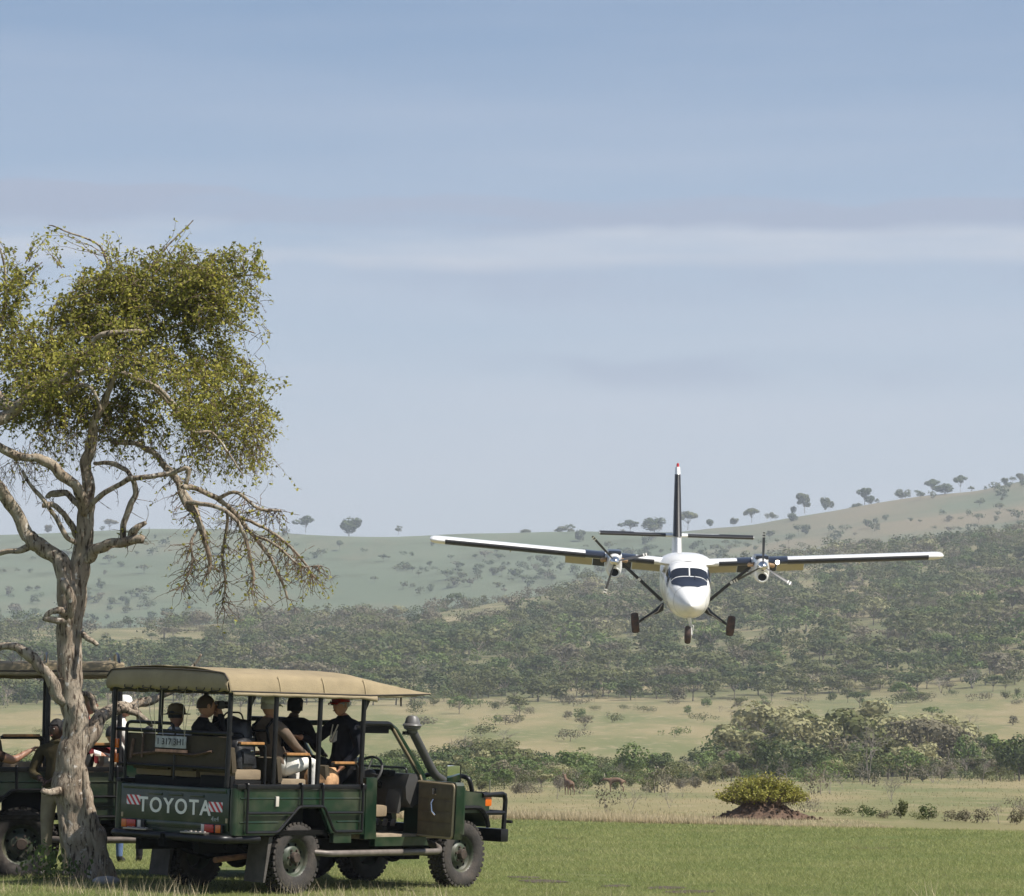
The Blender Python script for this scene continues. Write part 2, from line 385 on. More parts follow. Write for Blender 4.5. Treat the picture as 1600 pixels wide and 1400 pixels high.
def crown_pts(kind, n, seed):
    """unit-height shapes: returns centres, outward normals, tint, branch skeleton (A, B, r)"""
    g = np.random.default_rng(seed); A = []; B = []; Rr = []
    if kind == 'umbrella':
        w = g.uniform(.72, .95); lob = [(g.uniform(-.5, .5)*w, g.uniform(-.5, .5)*w, g.uniform(.60, .90), g.uniform(.24, .38)*w, g.uniform(.08, .15)) for _ in range(8)] + [(0, 0, .80, .46*w, .14)]
        th = .38; A.append((0, 0, 0)); B.append((.02, .01, th)); Rr.append(.022)
        for l in lob: A.append((.02, .01, th*.8)); B.append((l[0], l[1], l[2])); Rr.append(.012)
    elif kind == 'round':
        w = g.uniform(.5, .68); lob = [(g.uniform(-.55, .55)*w, g.uniform(-.55, .55)*w, g.uniform(.3, .72), g.uniform(.24, .36)*w, g.uniform(.16, .26)) for _ in range(9)] + [(0, 0, .5, .5*w, .4)]
        A.append((0, 0, 0)); B.append((.01, .02, .45)); Rr.append(.025)
    elif kind == 'tall':
        w = g.uniform(.36, .5); lob = [(g.uniform(-.6, .6)*w, g.uniform(-.6, .6)*w, g.uniform(.42, .86), g.uniform(.28, .45)*w, g.uniform(.10, .17)) for _ in range(9)]
        A.append((0, 0, 0)); B.append((.02, -.02, .6)); Rr.append(.022)
        for l in lob: A.append((.01, 0, .3)); B.append((l[0], l[1], l[2])); Rr.append(.011)
    elif kind == 'low':
        w = g.uniform(.9, 1.3); lob = [(g.uniform(-.7, .7)*w, g.uniform(-.6, .6)*w, g.uniform(.25, .66), g.uniform(.25, .42)*w, g.uniform(.2, .34)) for _ in range(9)]
        A.append((0, 0, 0)); B.append((.05, .02, .4)); Rr.append(.03)
    else:  # bare
        lob = []
        def grow(p, d, l, r, dep):
            q = p+d*l; A.append(tuple(p)); B.append(tuple(q)); Rr.append(r)
            if dep == 0: return
            for _ in range(3):
                dd = d+g.normal(size=3)*.55; dd[2] = abs(dd[2])*.8; dd /= np.linalg.norm(dd); grow(q, dd, l*g.uniform(.55, .8), r*.6, dep-1)
        for _ in range(3):
            d0 = np.array([g.normal()*.35, g.normal()*.35, 1]); d0 /= np.linalg.norm(d0); grow(np.zeros(3), d0, .36, .016, 4)
        return np.zeros((0, 3)), np.zeros((0, 3)), np.zeros(0), np.array(A), np.array(B), np.array(Rr)
    L = np.array(lob); vol = L[:, 3]**2*L[:, 4]; idx = g.choice(len(L), n, p=vol**.6/np.sum(vol**.6))
    d = g.normal(size=(n, 3)); d /= np.linalg.norm(d, axis=1, keepdims=True); rad = g.uniform(.55, 1.08, n)**.6
    C = L[idx, :3] + d*rad[:, None]*np.stack([L[idx, 3], L[idx, 3], L[idx, 4]], 1)
    C[:, 2] = np.maximum(C[:, 2], .03)
    lt = g.uniform(-.16, .16, len(L)); tint = .5 + lt[idx] + g.normal(size=n)*.10
    Nn = d + g.normal(size=(n, 3))*.24
    if kind == 'umbrella': Nn[:, 2] += .5
    return C, Nn, tint, np.array(A), np.array(B), np.array(Rr)
def plant_arrays(kind, n, leaf, seed):
    C, N, T, A, B, r = crown_pts(kind, n, seed)
    TV_, TF_ = twigs_np(A, B, r)
    if n and len(C):
        V, F = quads(C, N, rng.uniform(.6, 1.25, len(C))*leaf); T4 = np.repeat(T, 4)
    else: V = np.zeros((0, 3)); F = np.zeros((0, 4), int); T4 = np.zeros(0)
    return V, F, T4, TV_, TF_
M_bark = mat('grey_bark', (.20, .165, .125), .9, var=.4, vscale=3)
M_dead = mat('bleached_dead_wood', (.23, .20, .165), .9, var=.3, vscale=3)
LM = {'dark': leaf_mat('dark_evergreen_leaves', (.042, .062, .018), (.072, .098, .028), (.112, .138, .042)),
      'olive': leaf_mat('olive_acacia_leaves', (.070, .084, .026), (.112, .124, .040), (.160, .158, .058)),
      'pale': leaf_mat('pale_feathery_leaves', (.165, .165, .075), (.275, .262, .125), (.39, .36, .19)),
      'green': leaf_mat('fresh_green_leaves', (.060, .100, .022), (.112, .160, .040), (.190, .230, .065)),
      'grey': leaf_mat('dusty_grey_leaves', (.120, .108, .066), (.170, .150, .092), (.225, .200, .125))}
LIB = {}
def lib(kind, leafm, n, leaf, var):
    key = (kind, leafm, n, var)
    if key in LIB: return LIB[key]
    V, F, T, TV_, TF_ = plant_arrays(kind, n, leaf, hash((kind, n)) % 1000 + var*17 if False else (sum(map(ord, kind))*7 + n + var*17))
    cr = np_mesh('crown', V, F, LM[leafm], tint=T) if len(V) else None
    tk = np_mesh('trunk', TV_, TF_, M_dead if kind == 'bare' else M_bark)
    for o in (cr, tk):
        if o is not None: COL.objects.unlink(o)
    LIB[key] = (cr, tk); return LIB[key]
def plant(name, kind, leafm, x, y, h, label, cat, group=None, n=420, leaf=.045, var=0, parts=True, w=1.0, sink=.0):
    cr, tk = lib(kind, leafm, n, leaf, var)
    root = empty(name, (x, y, zg(x, y)-sink), (0, 0, random.uniform(0, 6.28)))
    root.scale = (h*w, h*w, h)
    for src in (cr, tk):
        if src is None: continue
        o = src.copy(); COL.objects.link(o); o.parent = root
    tag(root, label, cat, group); return root
def place_px(px, Y): return (px-800)/FPX*Y
random.seed(11)
OCC = []
PW = {'umbrella': 'flat-topped acacia', 'round': 'rounded bush', 'tall': 'loose tree', 'low': 'spreading bush', 'bare': 'bare dead shrub'}
CW = {'dark': 'dark green', 'olive': 'olive', 'pale': 'pale feathery', 'green': 'fresh green', 'grey': 'dusty grey'}
NM = {'umbrella': ('acacia_tree', 'acacia tree'), 'round': ('rounded_bush', 'bush'), 'tall': ('loose_tree', 'tree'), 'low': ('low_bush', 'bush'), 'bare': ('dead_shrub', 'dead shrub')}
def where(px):
    for a, w in ((60, 'at the left edge'), (180, 'past the tree trunk'), (360, 'above the rear truck'), (600, 'over truck roof'), (700, 'above the snorkel'),
                 (850, 'right of the snorkel'), (960, 'below the left engine'), (1060, 'left of the nose wheel'), (1150, 'below the nose'), (1260, 'above the earth mound'), (1380, 'right of the mound'), (1500, 'below right wingtip')):
        if px < a: return w
    return 'near right edge'
LABN = {}
SIZEW = ['tall', 'mid-sized', 'small']
def auto_label(kind, leafm, px, zone, h, hm):
    s = 'tall' if h > hm*1.18 else ('small' if h < hm*.85 else 'mid-sized')
    c = CW[leafm]+' ' if kind != 'bare' else ''
    return f'{s} {c}{PW[kind]} {zone}, {where(px)}'
# belt of bush 330-470 m out, beyond the dry plain
def belt_top(px): return np.interp(px, [-100, 150, 300, 560, 680, 800, 900, 1000, 1080, 1150, 1230, 1350, 1440, 1520, 1600, 1700], [1150, 1150, 1165, 1168, 1150, 1158, 1170, 1178, 1172, 1132, 1108, 1100, 1112, 1150, 1140, 1140])
nb = 0
def belt(px, Y, kind, lm, h, rw, w=1.0):
    global nb
    x = place_px(px, Y); nb += 1
    plant(NM[kind][0], kind, lm, x, Y, h, auto_label(kind, lm, px, 'in '+rw.split()[0]+' belt row', h, 3.4), NM[kind][1], 'bushes and trees of the near belt', n=900 if kind != 'bare' else 0, leaf=.034, var=nb % 4, w=w, sink=.1)
ROWW = ['back row', 'back row', 'middle row', 'middle row', 'front row', 'front row']
for row in range(6):
    px = -60 + random.uniform(0, 30)
    while px < 1680:
        px += random.uniform(15, 34)
        near = min(1, max(0, (1150-px)/90))
        y = (455-21*row)*(1-near) + (395-27*row)*near + random.uniform(-9, 9)
        if px < 620 and (row in (0, 2, 4) or random.random() < .25): continue
        gy = HOR + (CAMZ - zg(place_px(px, y), y))/y*FPX
        top = belt_top(px) - 24*(1130 < px < 1500)*(row < 3) + random.uniform(-4, 15) + (gy-belt_top(px))*row/8.5
        h = (gy-top)/FPX*y
        if row == 5 and random.random() < .4: continue
        zone_p = 1130 < px < 1500
        if row == 0: k = random.choices(['round', 'tall', 'umbrella', 'bare'], [5, 3, 2, .6])[0]
        else: k = random.choices(['round', 'tall', 'low', 'umbrella', 'bare'], [5, 2, 3, .8, .9])[0]
        lm = random.choices(['pale', 'olive', 'green', 'dark', 'grey'], [5, 3.5, 1.6, 1.0, 1.6] if zone_p and row < 4 else [.8, 3, 3.5, 2.2, 1.3])[0]
        if row >= 4: lm = random.choices(['grey', 'olive', 'green', 'dark', 'pale'], [3, 3, 2, 1.4, .6])[0]
        if k in ('low', 'round'): h = min(h, random.uniform(3.0, 5.2) + (2.6 if zone_p else 0))
        belt(px, y, k, lm, max(1.0, min(h, 8.2)), ROWW[row], 1.2 if k != 'tall' else 1.45)
for px, Y, k, lm, h, w in ((1215, 352, 'round', 'dark', 4.9, 1.0), (1505, 400, 'round', 'green', 5.2, .8), (760, 440, 'umbrella', 'olive', 4.4, 1.25), (715, 425, 'bare', 'grey', 5.2, .9), (905, 350, 'round', 'green', 3.6, 1.1),
                           (985, 352, 'round', 'green', 4.3, 1.0), (840, 358, 'low', 'green', 2.6, 1.0), (1355, 350, 'bare', 'grey', 6.0, .7), (700, 362, 'round', 'dark', 3.9, 1.1), (1590, 352, 'round', 'dark', 5.0, .9), (1560, 365, 'tall', 'green', 4.6, 1.1)):
    belt(px, Y, k, lm, h, 'outer', w)
# front edge of the wooded slope: the nearest trees as single things
ns = 0
for row, (Y, hm) in enumerate([(745, 4.6), (772, 4.8), (805, 5.0), (845, 5.2)]):
    px = -60+random.uniform(0, 20)
    while px < 1680:
        px += random.uniform(20, 44); y = Y+random.uniform(-14, 14)
        if row == 0 and random.random() < .35: continue
        k = random.choices(['umbrella', 'round', 'tall', 'low', 'bare'], [4.5, 3.2, 1.8, 1.6, .4])[0]; lm = random.choices(['olive', 'dark', 'green', 'grey'], [5, 3, .8, .8])[0]
        h = hm*random.uniform(.75, 1.3); ns += 1
        plant(NM[k][0], k, lm, place_px(px, y), y, h, auto_label(k, lm, px, ['at slope foot', 'in second slope row', 'in third slope row', 'in fourth slope row'][row], h, hm), NM[k][1], 'trees at the foot of the wooded slope', n=480 if k != 'bare' else 0, leaf=.042, var=ns % 4, w=random.uniform(1.1, 1.7), sink=.1)
# single bushes standing about the pale grass between belt and slope
for i in range(105):
    px = random.uniform(630, 1660) if i % 5 else random.uniform(-40, 600); y = random.uniform(500, 740) if i % 2 else random.uniform(660, 742); x = place_px(px, y)
    k = random.choices(['low', 'round', 'umbrella', 'bare'], [4, 2.5, 2, 1.6])[0]; lm = random.choices(['olive', 'grey', 'green', 'dark'], [4, 2, 1.5, 1.5])[0]; h = random.uniform(1.2, 2.6)*(1.5 if k == 'umbrella' else 1)
    plant(NM[k][0], k, lm, x, y, h, auto_label(k, lm, px, 'alone on pale grass', h, 2.0), NM[k][1], 'single bushes on the pale grass', n=480 if k != 'bare' else 0, leaf=.045, var=i % 4, w=random.uniform(1.0, 1.5), sink=.1)
# the rest of the woodland and the scrub on the far hill, past counting: joined
def stuff_wood(name, label, pts_, kinds, lms, n, leaf):
    src = {(k, v): plant_arrays(k, n, leaf, 300+v*13+sum(map(ord, k))) for k in set(kinds) for v in range(3)}
    byl = {}
    for (x, y, h, w), k, l in zip(pts_, kinds, lms):
        V, F, T, TVv, TFf = src[(k, random.randrange(3))]
        a = random.uniform(0, 6.28); c, s_ = math.cos(a), math.sin(a); Rm = np.array([[c, -s_, 0], [s_, c, 0], [0, 0, 1]])
        z0 = zg(x, y)-.15; D = byl.setdefault(l, [[], [], [], 0]); E = byl.setdefault('wood', [[], [], [], 0])
        for Q, VV, FF, TT in ((D, V, F, T), (E, TVv, TFf, np.full(len(TVv), .5))):
            Q[0].append((VV*np.array([h*w, h*w, h]))@Rm.T+np.array([x, y, z0])); Q[1].append(FF+Q[3]); Q[3] += len(VV)
            Q[2].append(np.clip(TT+random.uniform(-.16, .16), 0, 1) if TT is T else TT)
    Vs = []; Fs = []; Ts = []; Ms = []; mats_ = []; off = 0
    for l, (a, b, c, k) in byl.items():
        mats_.append(M_bark if l == 'wood' else LM[l]); Vs += a; Ts += c
        for f in b: Fs.append(f+off); Ms.append(np.full(len(f), len(mats_)-1))
        off += k
    o = np_mesh(name, np.concatenate(Vs), np.concatenate(Fs), mats_, tint=np.concatenate(Ts), midx=np.concatenate(Ms))
    return tag(o, label, kind='stuff')
P_ = []; K_ = []; L_ = []
while len(P_) < 3100:
    y = 760+(1490-760)*random.random()**.85; px = random.uniform(-70, 1670)
    x = place_px(px, y)
    ym = np.interp(px, [0, 600, 1600], [1250, 1300, 1500])
    if y > ym+8: continue
    if mnoise.noise(Vector((x/70, y/110, 3.3))) + random.uniform(-.25, .25) < -.14: continue
    k = random.choices(['umbrella', 'round', 'tall', 'low', 'bare'], [4, 3.2, 2, 1.6, .5])[0]; pn_ = mnoise.noise(Vector((x/45, y/80, 9.1)))*1.6
    if y > 760: P_.append((x, y, random.choice((2.4, 3.2, 4.2, 5.2, 6.6))*random.uniform(.85, 1.15)*(1 if k != 'low' else .6)*(.75 if y < 870 else 1), random.uniform(1.0, 1.6))); K_.append(k); L_.append(random.choices(['olive', 'dark', 'green', 'grey', 'pale'], [5, max(.3, 2.6-4*pn_), max(.2, 1.0-2*pn_), max(.2, .8+2.5*pn_)+2.5*(y > ym-170), max(.1, .3+1.6*pn_)])[0]); K_[-1] = 'low' if (y > ym-170 and random.random() < .5) else K_[-1]
stuff_wood('scrub_woodland', 'acacia scrub woodland covering the middle slope', P_, K_, L_, 250, .052)
P_ = []; K_ = []; L_ = []
while len(P_) < 900:
    px = random.uniform(-70, 1670); y = random.uniform(1640, 2440); x = place_px(px, y)
    t = (y-1640)/800
    dens = (.95 if t < .5 else .16) if px < 620 else (.9 if t < .62 else .22)
    dens = dens if px < 1000 else (.5 if t < .6 else .3)
    if random.random() > dens or mnoise.noise(Vector((x/90, y/160, 1.3))) < -.1+random.uniform(-.2, .2): continue
    k = random.choices(['round', 'low', 'umbrella', 'tall'], [4, 3, 2, 1])[0]
    P_.append((x, y, random.uniform(2.5, 6.5)*(1 if k != 'low' else .6), random.uniform(.9, 1.4))); K_.append(k); L_.append(random.choices(['dark', 'olive', 'grey'], [4, 4, 1])[0])
stuff_wood('hill_scrub', 'scattered scrub on the far hillside', P_, K_, L_, 130, .08)
# trees standing on the far skyline, each one alone
SKY = [(477, 832, 811, 32, 'umbrella', 'dark', 'lone flat-topped acacia on the bare left skyline'), (545, 838, 809, 40, 'round', 'dark', 'big rounded tree on the left skyline right of the lone acacia'),
       (530, 860, 848, 16, 'umbrella', 'dark', 'tiny flat acacia on the green slope below the skyline pair'), (820, 838, 830, 24, 'round', 'olive', 'low rounded bush on the skyline above the left wing'),
       (880, 843, 826, 26, 'umbrella', 'olive', 'small acacia on the skyline above the left wing'), (905, 846, 830, 24, 'round', 'dark', 'dark round bush on the skyline left of the tailplane tip'),
       (985, 826, 812, 32, 'umbrella', 'dark', 'flat acacia on the skyline above the left tailplane'), (1023, 826, 805, 40, 'round', 'dark', 'broad dark tree on the skyline left of the tail fin'),
       (1075, 826, 799, 36, 'umbrella', 'olive', 'spreading tree on the skyline right behind the tail fin'), (1110, 822, 812, 12, 'round', 'dark', 'small bush on the skyline right of the tail fin'),
       (1146, 817, 808, 16, 'round', 'olive', 'low bush on the skyline above the right tailplane'), (1175, 812, 792, 27, 'umbrella', 'olive', 'leaning flat crown on the skyline above the right engine'),
       (1205, 809, 801, 20, 'low', 'olive', 'low scrub on the skyline right of the leaning crown'), (1240, 803, 792, 12, 'round', 'dark', 'little dark bush left of the split tree on the ridge'),
       (1258, 800, 773, 22, 'tall', 'olive', 'tall split-crowned tree on the right ridge'), (1291, 797, 779, 22, 'round', 'olive', 'rounded tree on the ridge right of the split tree'),
       (1352, 784, 760, 24, 'tall', 'dark', 'upright dark tree on the right ridge with level crown'), (1359, 787, 776, 20, 'round', 'dark', 'bush at the foot of the upright dark tree'),
       (1238, 815, 804, 18, 'round', 'dark', 'dark bush on the tan slope below the split tree'), (1259, 836, 822, 16, 'round', 'olive', 'round bush lower on the tan slope below the ridge'),
       (1409, 778, 765, 30, 'low', 'olive', 'broad low crown on the ridge right of the upright tree'), (1458, 773, 752, 26, 'umbrella', 'dark', 'flat acacia on the high ridge, left one of three'),
       (1478, 772, 757, 40, 'round', 'dark', 'wide dark thicket on the high ridge beside the flat acacia'), (1502, 768, 745, 22, 'umbrella', 'dark', 'highest acacia on the right ridge above the thicket'),
       (1340, 803, 790, 22, 'round', 'olive', 'olive bush on the slope under the upright tree'), (1572, 756, 748, 14, 'round', 'dark', 'small bush on the ridge close to the right edge'), (1597, 752, 742, 18, 'round', 'dark', 'bush on the ridge cut by the right edge'),
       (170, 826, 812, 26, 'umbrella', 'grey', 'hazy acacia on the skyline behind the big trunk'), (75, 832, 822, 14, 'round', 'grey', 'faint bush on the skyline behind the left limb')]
for px, by, ty, wpx, k, lm, lab in SKY:
    best = min(np.arange(1850, 2520, 10), key=lambda y: abs(HOR+(CAMZ-zg(place_px(px, y), y))/y*FPX-by)+(0 if y <= 2460 else 50))
    y = float(best); h = max(3.5, (by-ty+5)/FPX*y); wn = {'umbrella': 1.15, 'round': .92, 'tall': .75, 'low': 1.6}[k]
    plant(NM[k][0], k, lm, place_px(px, y), y, h, lab, NM[k][1], 'trees along the far skyline', n=700, leaf=.062, var=px % 4, w=wpx/FPX*y/(h*wn), sink=.3)
# ------------------------------------------------------------ open safari truck
M_green = mat('green_paint', (.0065, .025, .0115), .28, var=.25, vscale=3, spec=.5, coat=.3, dirt=((.20, .17, .12), .30, 4))
M_green2 = mat('faded_green_paint', (.020, .062, .034), .38, var=.2, vscale=4, coat=.2, dirt=((.22, .19, .13), .3, 9))
M_black = mat('black_painted_steel', (.008, .008, .009), .38, var=.3, vscale=9, spec=.35, dirt=((.10, .08, .06), .10, 10))
M_blackbox = mat('black_trim', (.008, .008, .008), .7, spec=.2)
M_dark = mat('dark_underbody', (.006, .006, .005), .9, spec=.1)
M_steel = mat('worn_steel', (.34, .31, .28), .4, .7, var=.3, vscale=12, dirt=((.16, .11, .07), .7, 7))
M_tube = mat('dusty_step_tube', (.17, .145, .125), .5, .3, var=.35, vscale=9)
M_rubber = mat('dusty_rubber', (.085, .075, .066), .85, var=.4, vscale=6, bump=.3, bscale=30)
M_canvas = mat('sand_canvas', (.285, .225, .132), .85, var=.22, vscale=2.2, bump=.25, bscale=60)
M_canvas2 = mat('sand_canvas_flap', (.33, .265, .165), .85, var=.18, vscale=4, bump=.25, bscale=60)
M_pipe = mat('dark_piping', (.055, .045, .035), .8)
M_wood = mat('varnished_wood', (.42, .21, .075), .45, var=.4, vscale=14)
M_seat = mat('tan_seat_canvas', (.25, .19, .12), .85, var=.18, vscale=6, bump=.2, bscale=80)
M_seatb = mat('brown_seat_canvas', (.062, .046, .025), .85, var=.25, vscale=5, bump=.2, bscale=80)
M_trim = mat('olive_brown_trim', (.17, .135, .085), .8, var=.25, vscale=5)
M_white = mat('white_letter_paint', (.82, .80, .74), .5)
M_red = mat('red_lens', (.42, .012, .008), .2, coat=.4)
M_amber = mat('amber_lens', (.62, .13, .012), .2, coat=.4)
M_clear = mat('pale_lens', (.55, .50, .44), .2, coat=.4)
M_grey = mat('grey_plastic', (.055, .053, .050), .55, var=.2, vscale=8)
M_chrome = mat('bright_metal', (.75, .74, .72), .18, 1.0)
M_mirror = mat('mirror_glass', (.9, .92, .92), .02, 1.0)
M_plate = mat('grey_white_plate', (.40, .41, .41), .5, var=.4, vscale=14)
M_ink = mat('black_ink', (.02, .02, .02), .6)
M_cord = mat('thin_cord', (.40, .36, .29), .8)
M_tyre = mat('dusty_tyre', (.040, .035, .031), .9, var=.4, vscale=7, bump=.3, bscale=45, dirt=((.16, .125, .10), .45, 5))
M_soil = mat('dusty_floor', (.34, .27, .19), .95, var=.35, vscale=9)
M_tan = mat('tan_seal', (.42, .33, .21), .7)
def glass_mat():
    m = bpy.data.materials.new('clear_glass'); m.use_nodes = True; t = m.node_tree; o = t.nodes['Material Output']; t.nodes.remove(t.nodes['Principled BSDF'])
    a = t.nodes.new('ShaderNodeBsdfTransparent'); a.inputs[0].default_value = (.86, .93, .89, 1); g = t.nodes.new('ShaderNodeBsdfGlossy'); g.inputs['Roughness'].default_value = .03
    f = t.nodes.new('ShaderNodeFresnel'); f.inputs[0].default_value = 1.35
    x = t.nodes.new('ShaderNodeMixShader'); t.links.new(f.outputs[0], x.inputs[0]); t.links.new(a.outputs[0], x.inputs[1]); t.links.new(g.outputs[0], x.inputs[2]); t.links.new(x.outputs[0], o.inputs[0]); return m
M_glass = glass_mat()
def stripe_mat():
    m = bpy.data.materials.new('red_white_reflective'); m.use_nodes = True; t = m.node_tree; b = t.nodes['Principled BSDF']
    tcn = t.nodes.new('ShaderNodeTexCoord'); mp = t.nodes.new('ShaderNodeMapping'); mp.inputs['Rotation'].default_value = (R_(38), 0, 0)
    w = t.nodes.new('ShaderNodeTexWave'); w.inputs['Scale'].default_value = 5.6; w.bands_direction = 'Y'; w.inputs['Distortion'].default_value = 0
    r = t.nodes.new('ShaderNodeValToRGB'); r.color_ramp.interpolation = 'CONSTANT'; r.color_ramp.elements[0].color = (.55, .02, .03, 1); r.color_ramp.elements[1].color = (.78, .76, .80, 1); r.color_ramp.elements[1].position = .48
    t.links.new(tcn.outputs['Object'], mp.inputs[0]); t.links.new(mp.outputs[0], w.inputs[0]); t.links.new(w.outputs[0], r.inputs[0]); t.links.new(r.outputs[0], b.inputs['Base Color']); b.inputs['Roughness'].default_value = .3; return m
M_stripe = stripe_mat()
POSTX = [-1.22, -.48, .25, .99]
def arc(pts, r=.06, n=4):
    """round the corners of a polyline"""
    pts = [Vector(p) for p in pts]; o = [pts[0]]
    for a, b, c in zip(pts[:-2], pts[1:-1], pts[2:]):
        u = (a-b); v = (c-b); k = min(r, u.length*.45, v.length*.45); u.normalize(); v.normalize()
        p, q = b+u*k, b+v*k
        for i in range(n+1):
            t = i/n; o.append(p*(1-t)**2+b*2*t*(1-t)+q*t*t)
    return o+[pts[-1]]
def make_wheel():
    """tyre, rim and hub about the origin, axle along y, outer face at -y"""
    r = .385; w = .125; t = MB()
    prof = [(.205, -.085), (.225, -.105), (.27, -.122), (.325, -.122), (.352, -.112), (.366, -.095), (.368, -.05), (.37, 0), (.368, .05), (.366, .095), (.352, .112), (.325, .122), (.27, .122), (.225, .105), (.205, .085)]
    t.lathe(prof, seg=40)
    for k in range(36):
        a = 2*math.pi*k/36
        for yy, da in ((-.088, 0), (-.03, .5), (.03, 0), (.088, .5)):
            aa = a+da*2*math.pi/36
            t.box((math.cos(aa)*.372, yy, math.sin(aa)*.372), (.030, .046, .040), (0, -aa, 0))
    rim = MB(); rim.lathe([(.208, .09), (.215, .07), (.19, .04), (.185, -.06), (.208, -.088), (.218, -.095), (.218, -.082), (.198, -.07), (.175, -.035), (.165, -.022), (.135, -.030), (.120, -.055), (.105, -.062), (.0, -.062)], seg=32)
    hub = MB(); hub.lathe([(.062, -.06), (.062, -.105), (.052, -.118), (.0, -.118)], seg=16)
    for k in range(6):
        a = k*math.pi/3; hub.lathe([(.014, -.06), (.014, -.082), (.0, -.084)], c=(math.cos(a)*.088, 0, math.sin(a)*.088), seg=6)
    hol = MB()
    for k in range(8):
        a = (k+.5)*math.pi/4; hol.lathe([(.017, -.030), (.0, -.0295)], c=(math.cos(a)*.150, -.004, math.sin(a)*.150), seg=8)
    return t, rim, hub, hol
WHEEL = None
def canopy_rows(main=True):
    """canvas sheet: rows along the truck, points across from right valance over the roof to the left valance"""
    rows = []
    xs = list(np.linspace(-1.29, .92, 56)) + (list(np.linspace(.98, 2.13, 22)) if main else [.96, 1.0, 1.04])
    for x in xs:
        k = max(0, (x-.95)/1.18); row = []
        half = .895 - .02*k; zs = 2.185 + .03*k; ztop = (2.405 if main else 2.28) - .195*k**1.05; e = (ztop-zs)
        bow = min(abs((x - b)) for b in (-1.27, -.48, .25, .95)); sag = min(1, bow/.36); sag = sag*sag*(3-2*sag)
        for j in range(33):
            s = j/32*2-1; a = abs(s)
            if a > .90: yy = half; zz = zs + e*.0 - (a-.90)/.10*.03*(1-k*.6)
            elif a > .70:
                t = (.90-a)/.20; yy = half-.05*t**1.6; zz = zs+e*.72*t
                yy -= .012*sag*math.sin(math.pi*t)
            else:
                t = a/.70; yy = (half-.05)*math.sin(t*math.pi/2*1.0)**1.0 if False else (half-.05)*t
                zz = zs+e*(.72+.28*(1-t**3.2)) + .012*(1-t*t)*(1-k) - .014*sag*(1-t*t)
            wr = .006*mnoise.noise(Vector((x*3.1, yy*4+(7 if s > 0 else 0), zz*9))) + .004*mnoise.noise(Vector((x*11, yy*9, zz*17)))
            if k > 0 and a > .7: zz -= .025*math.sin(math.pi*k)*(a-.7)/.3
            row.append((x + (.02*math.sin(a*3) if x > 2 else 0), math.copysign(yy, s if s else 1)*(1-.0) + wr, zz+wr))
        rows.append(row)
    return rows
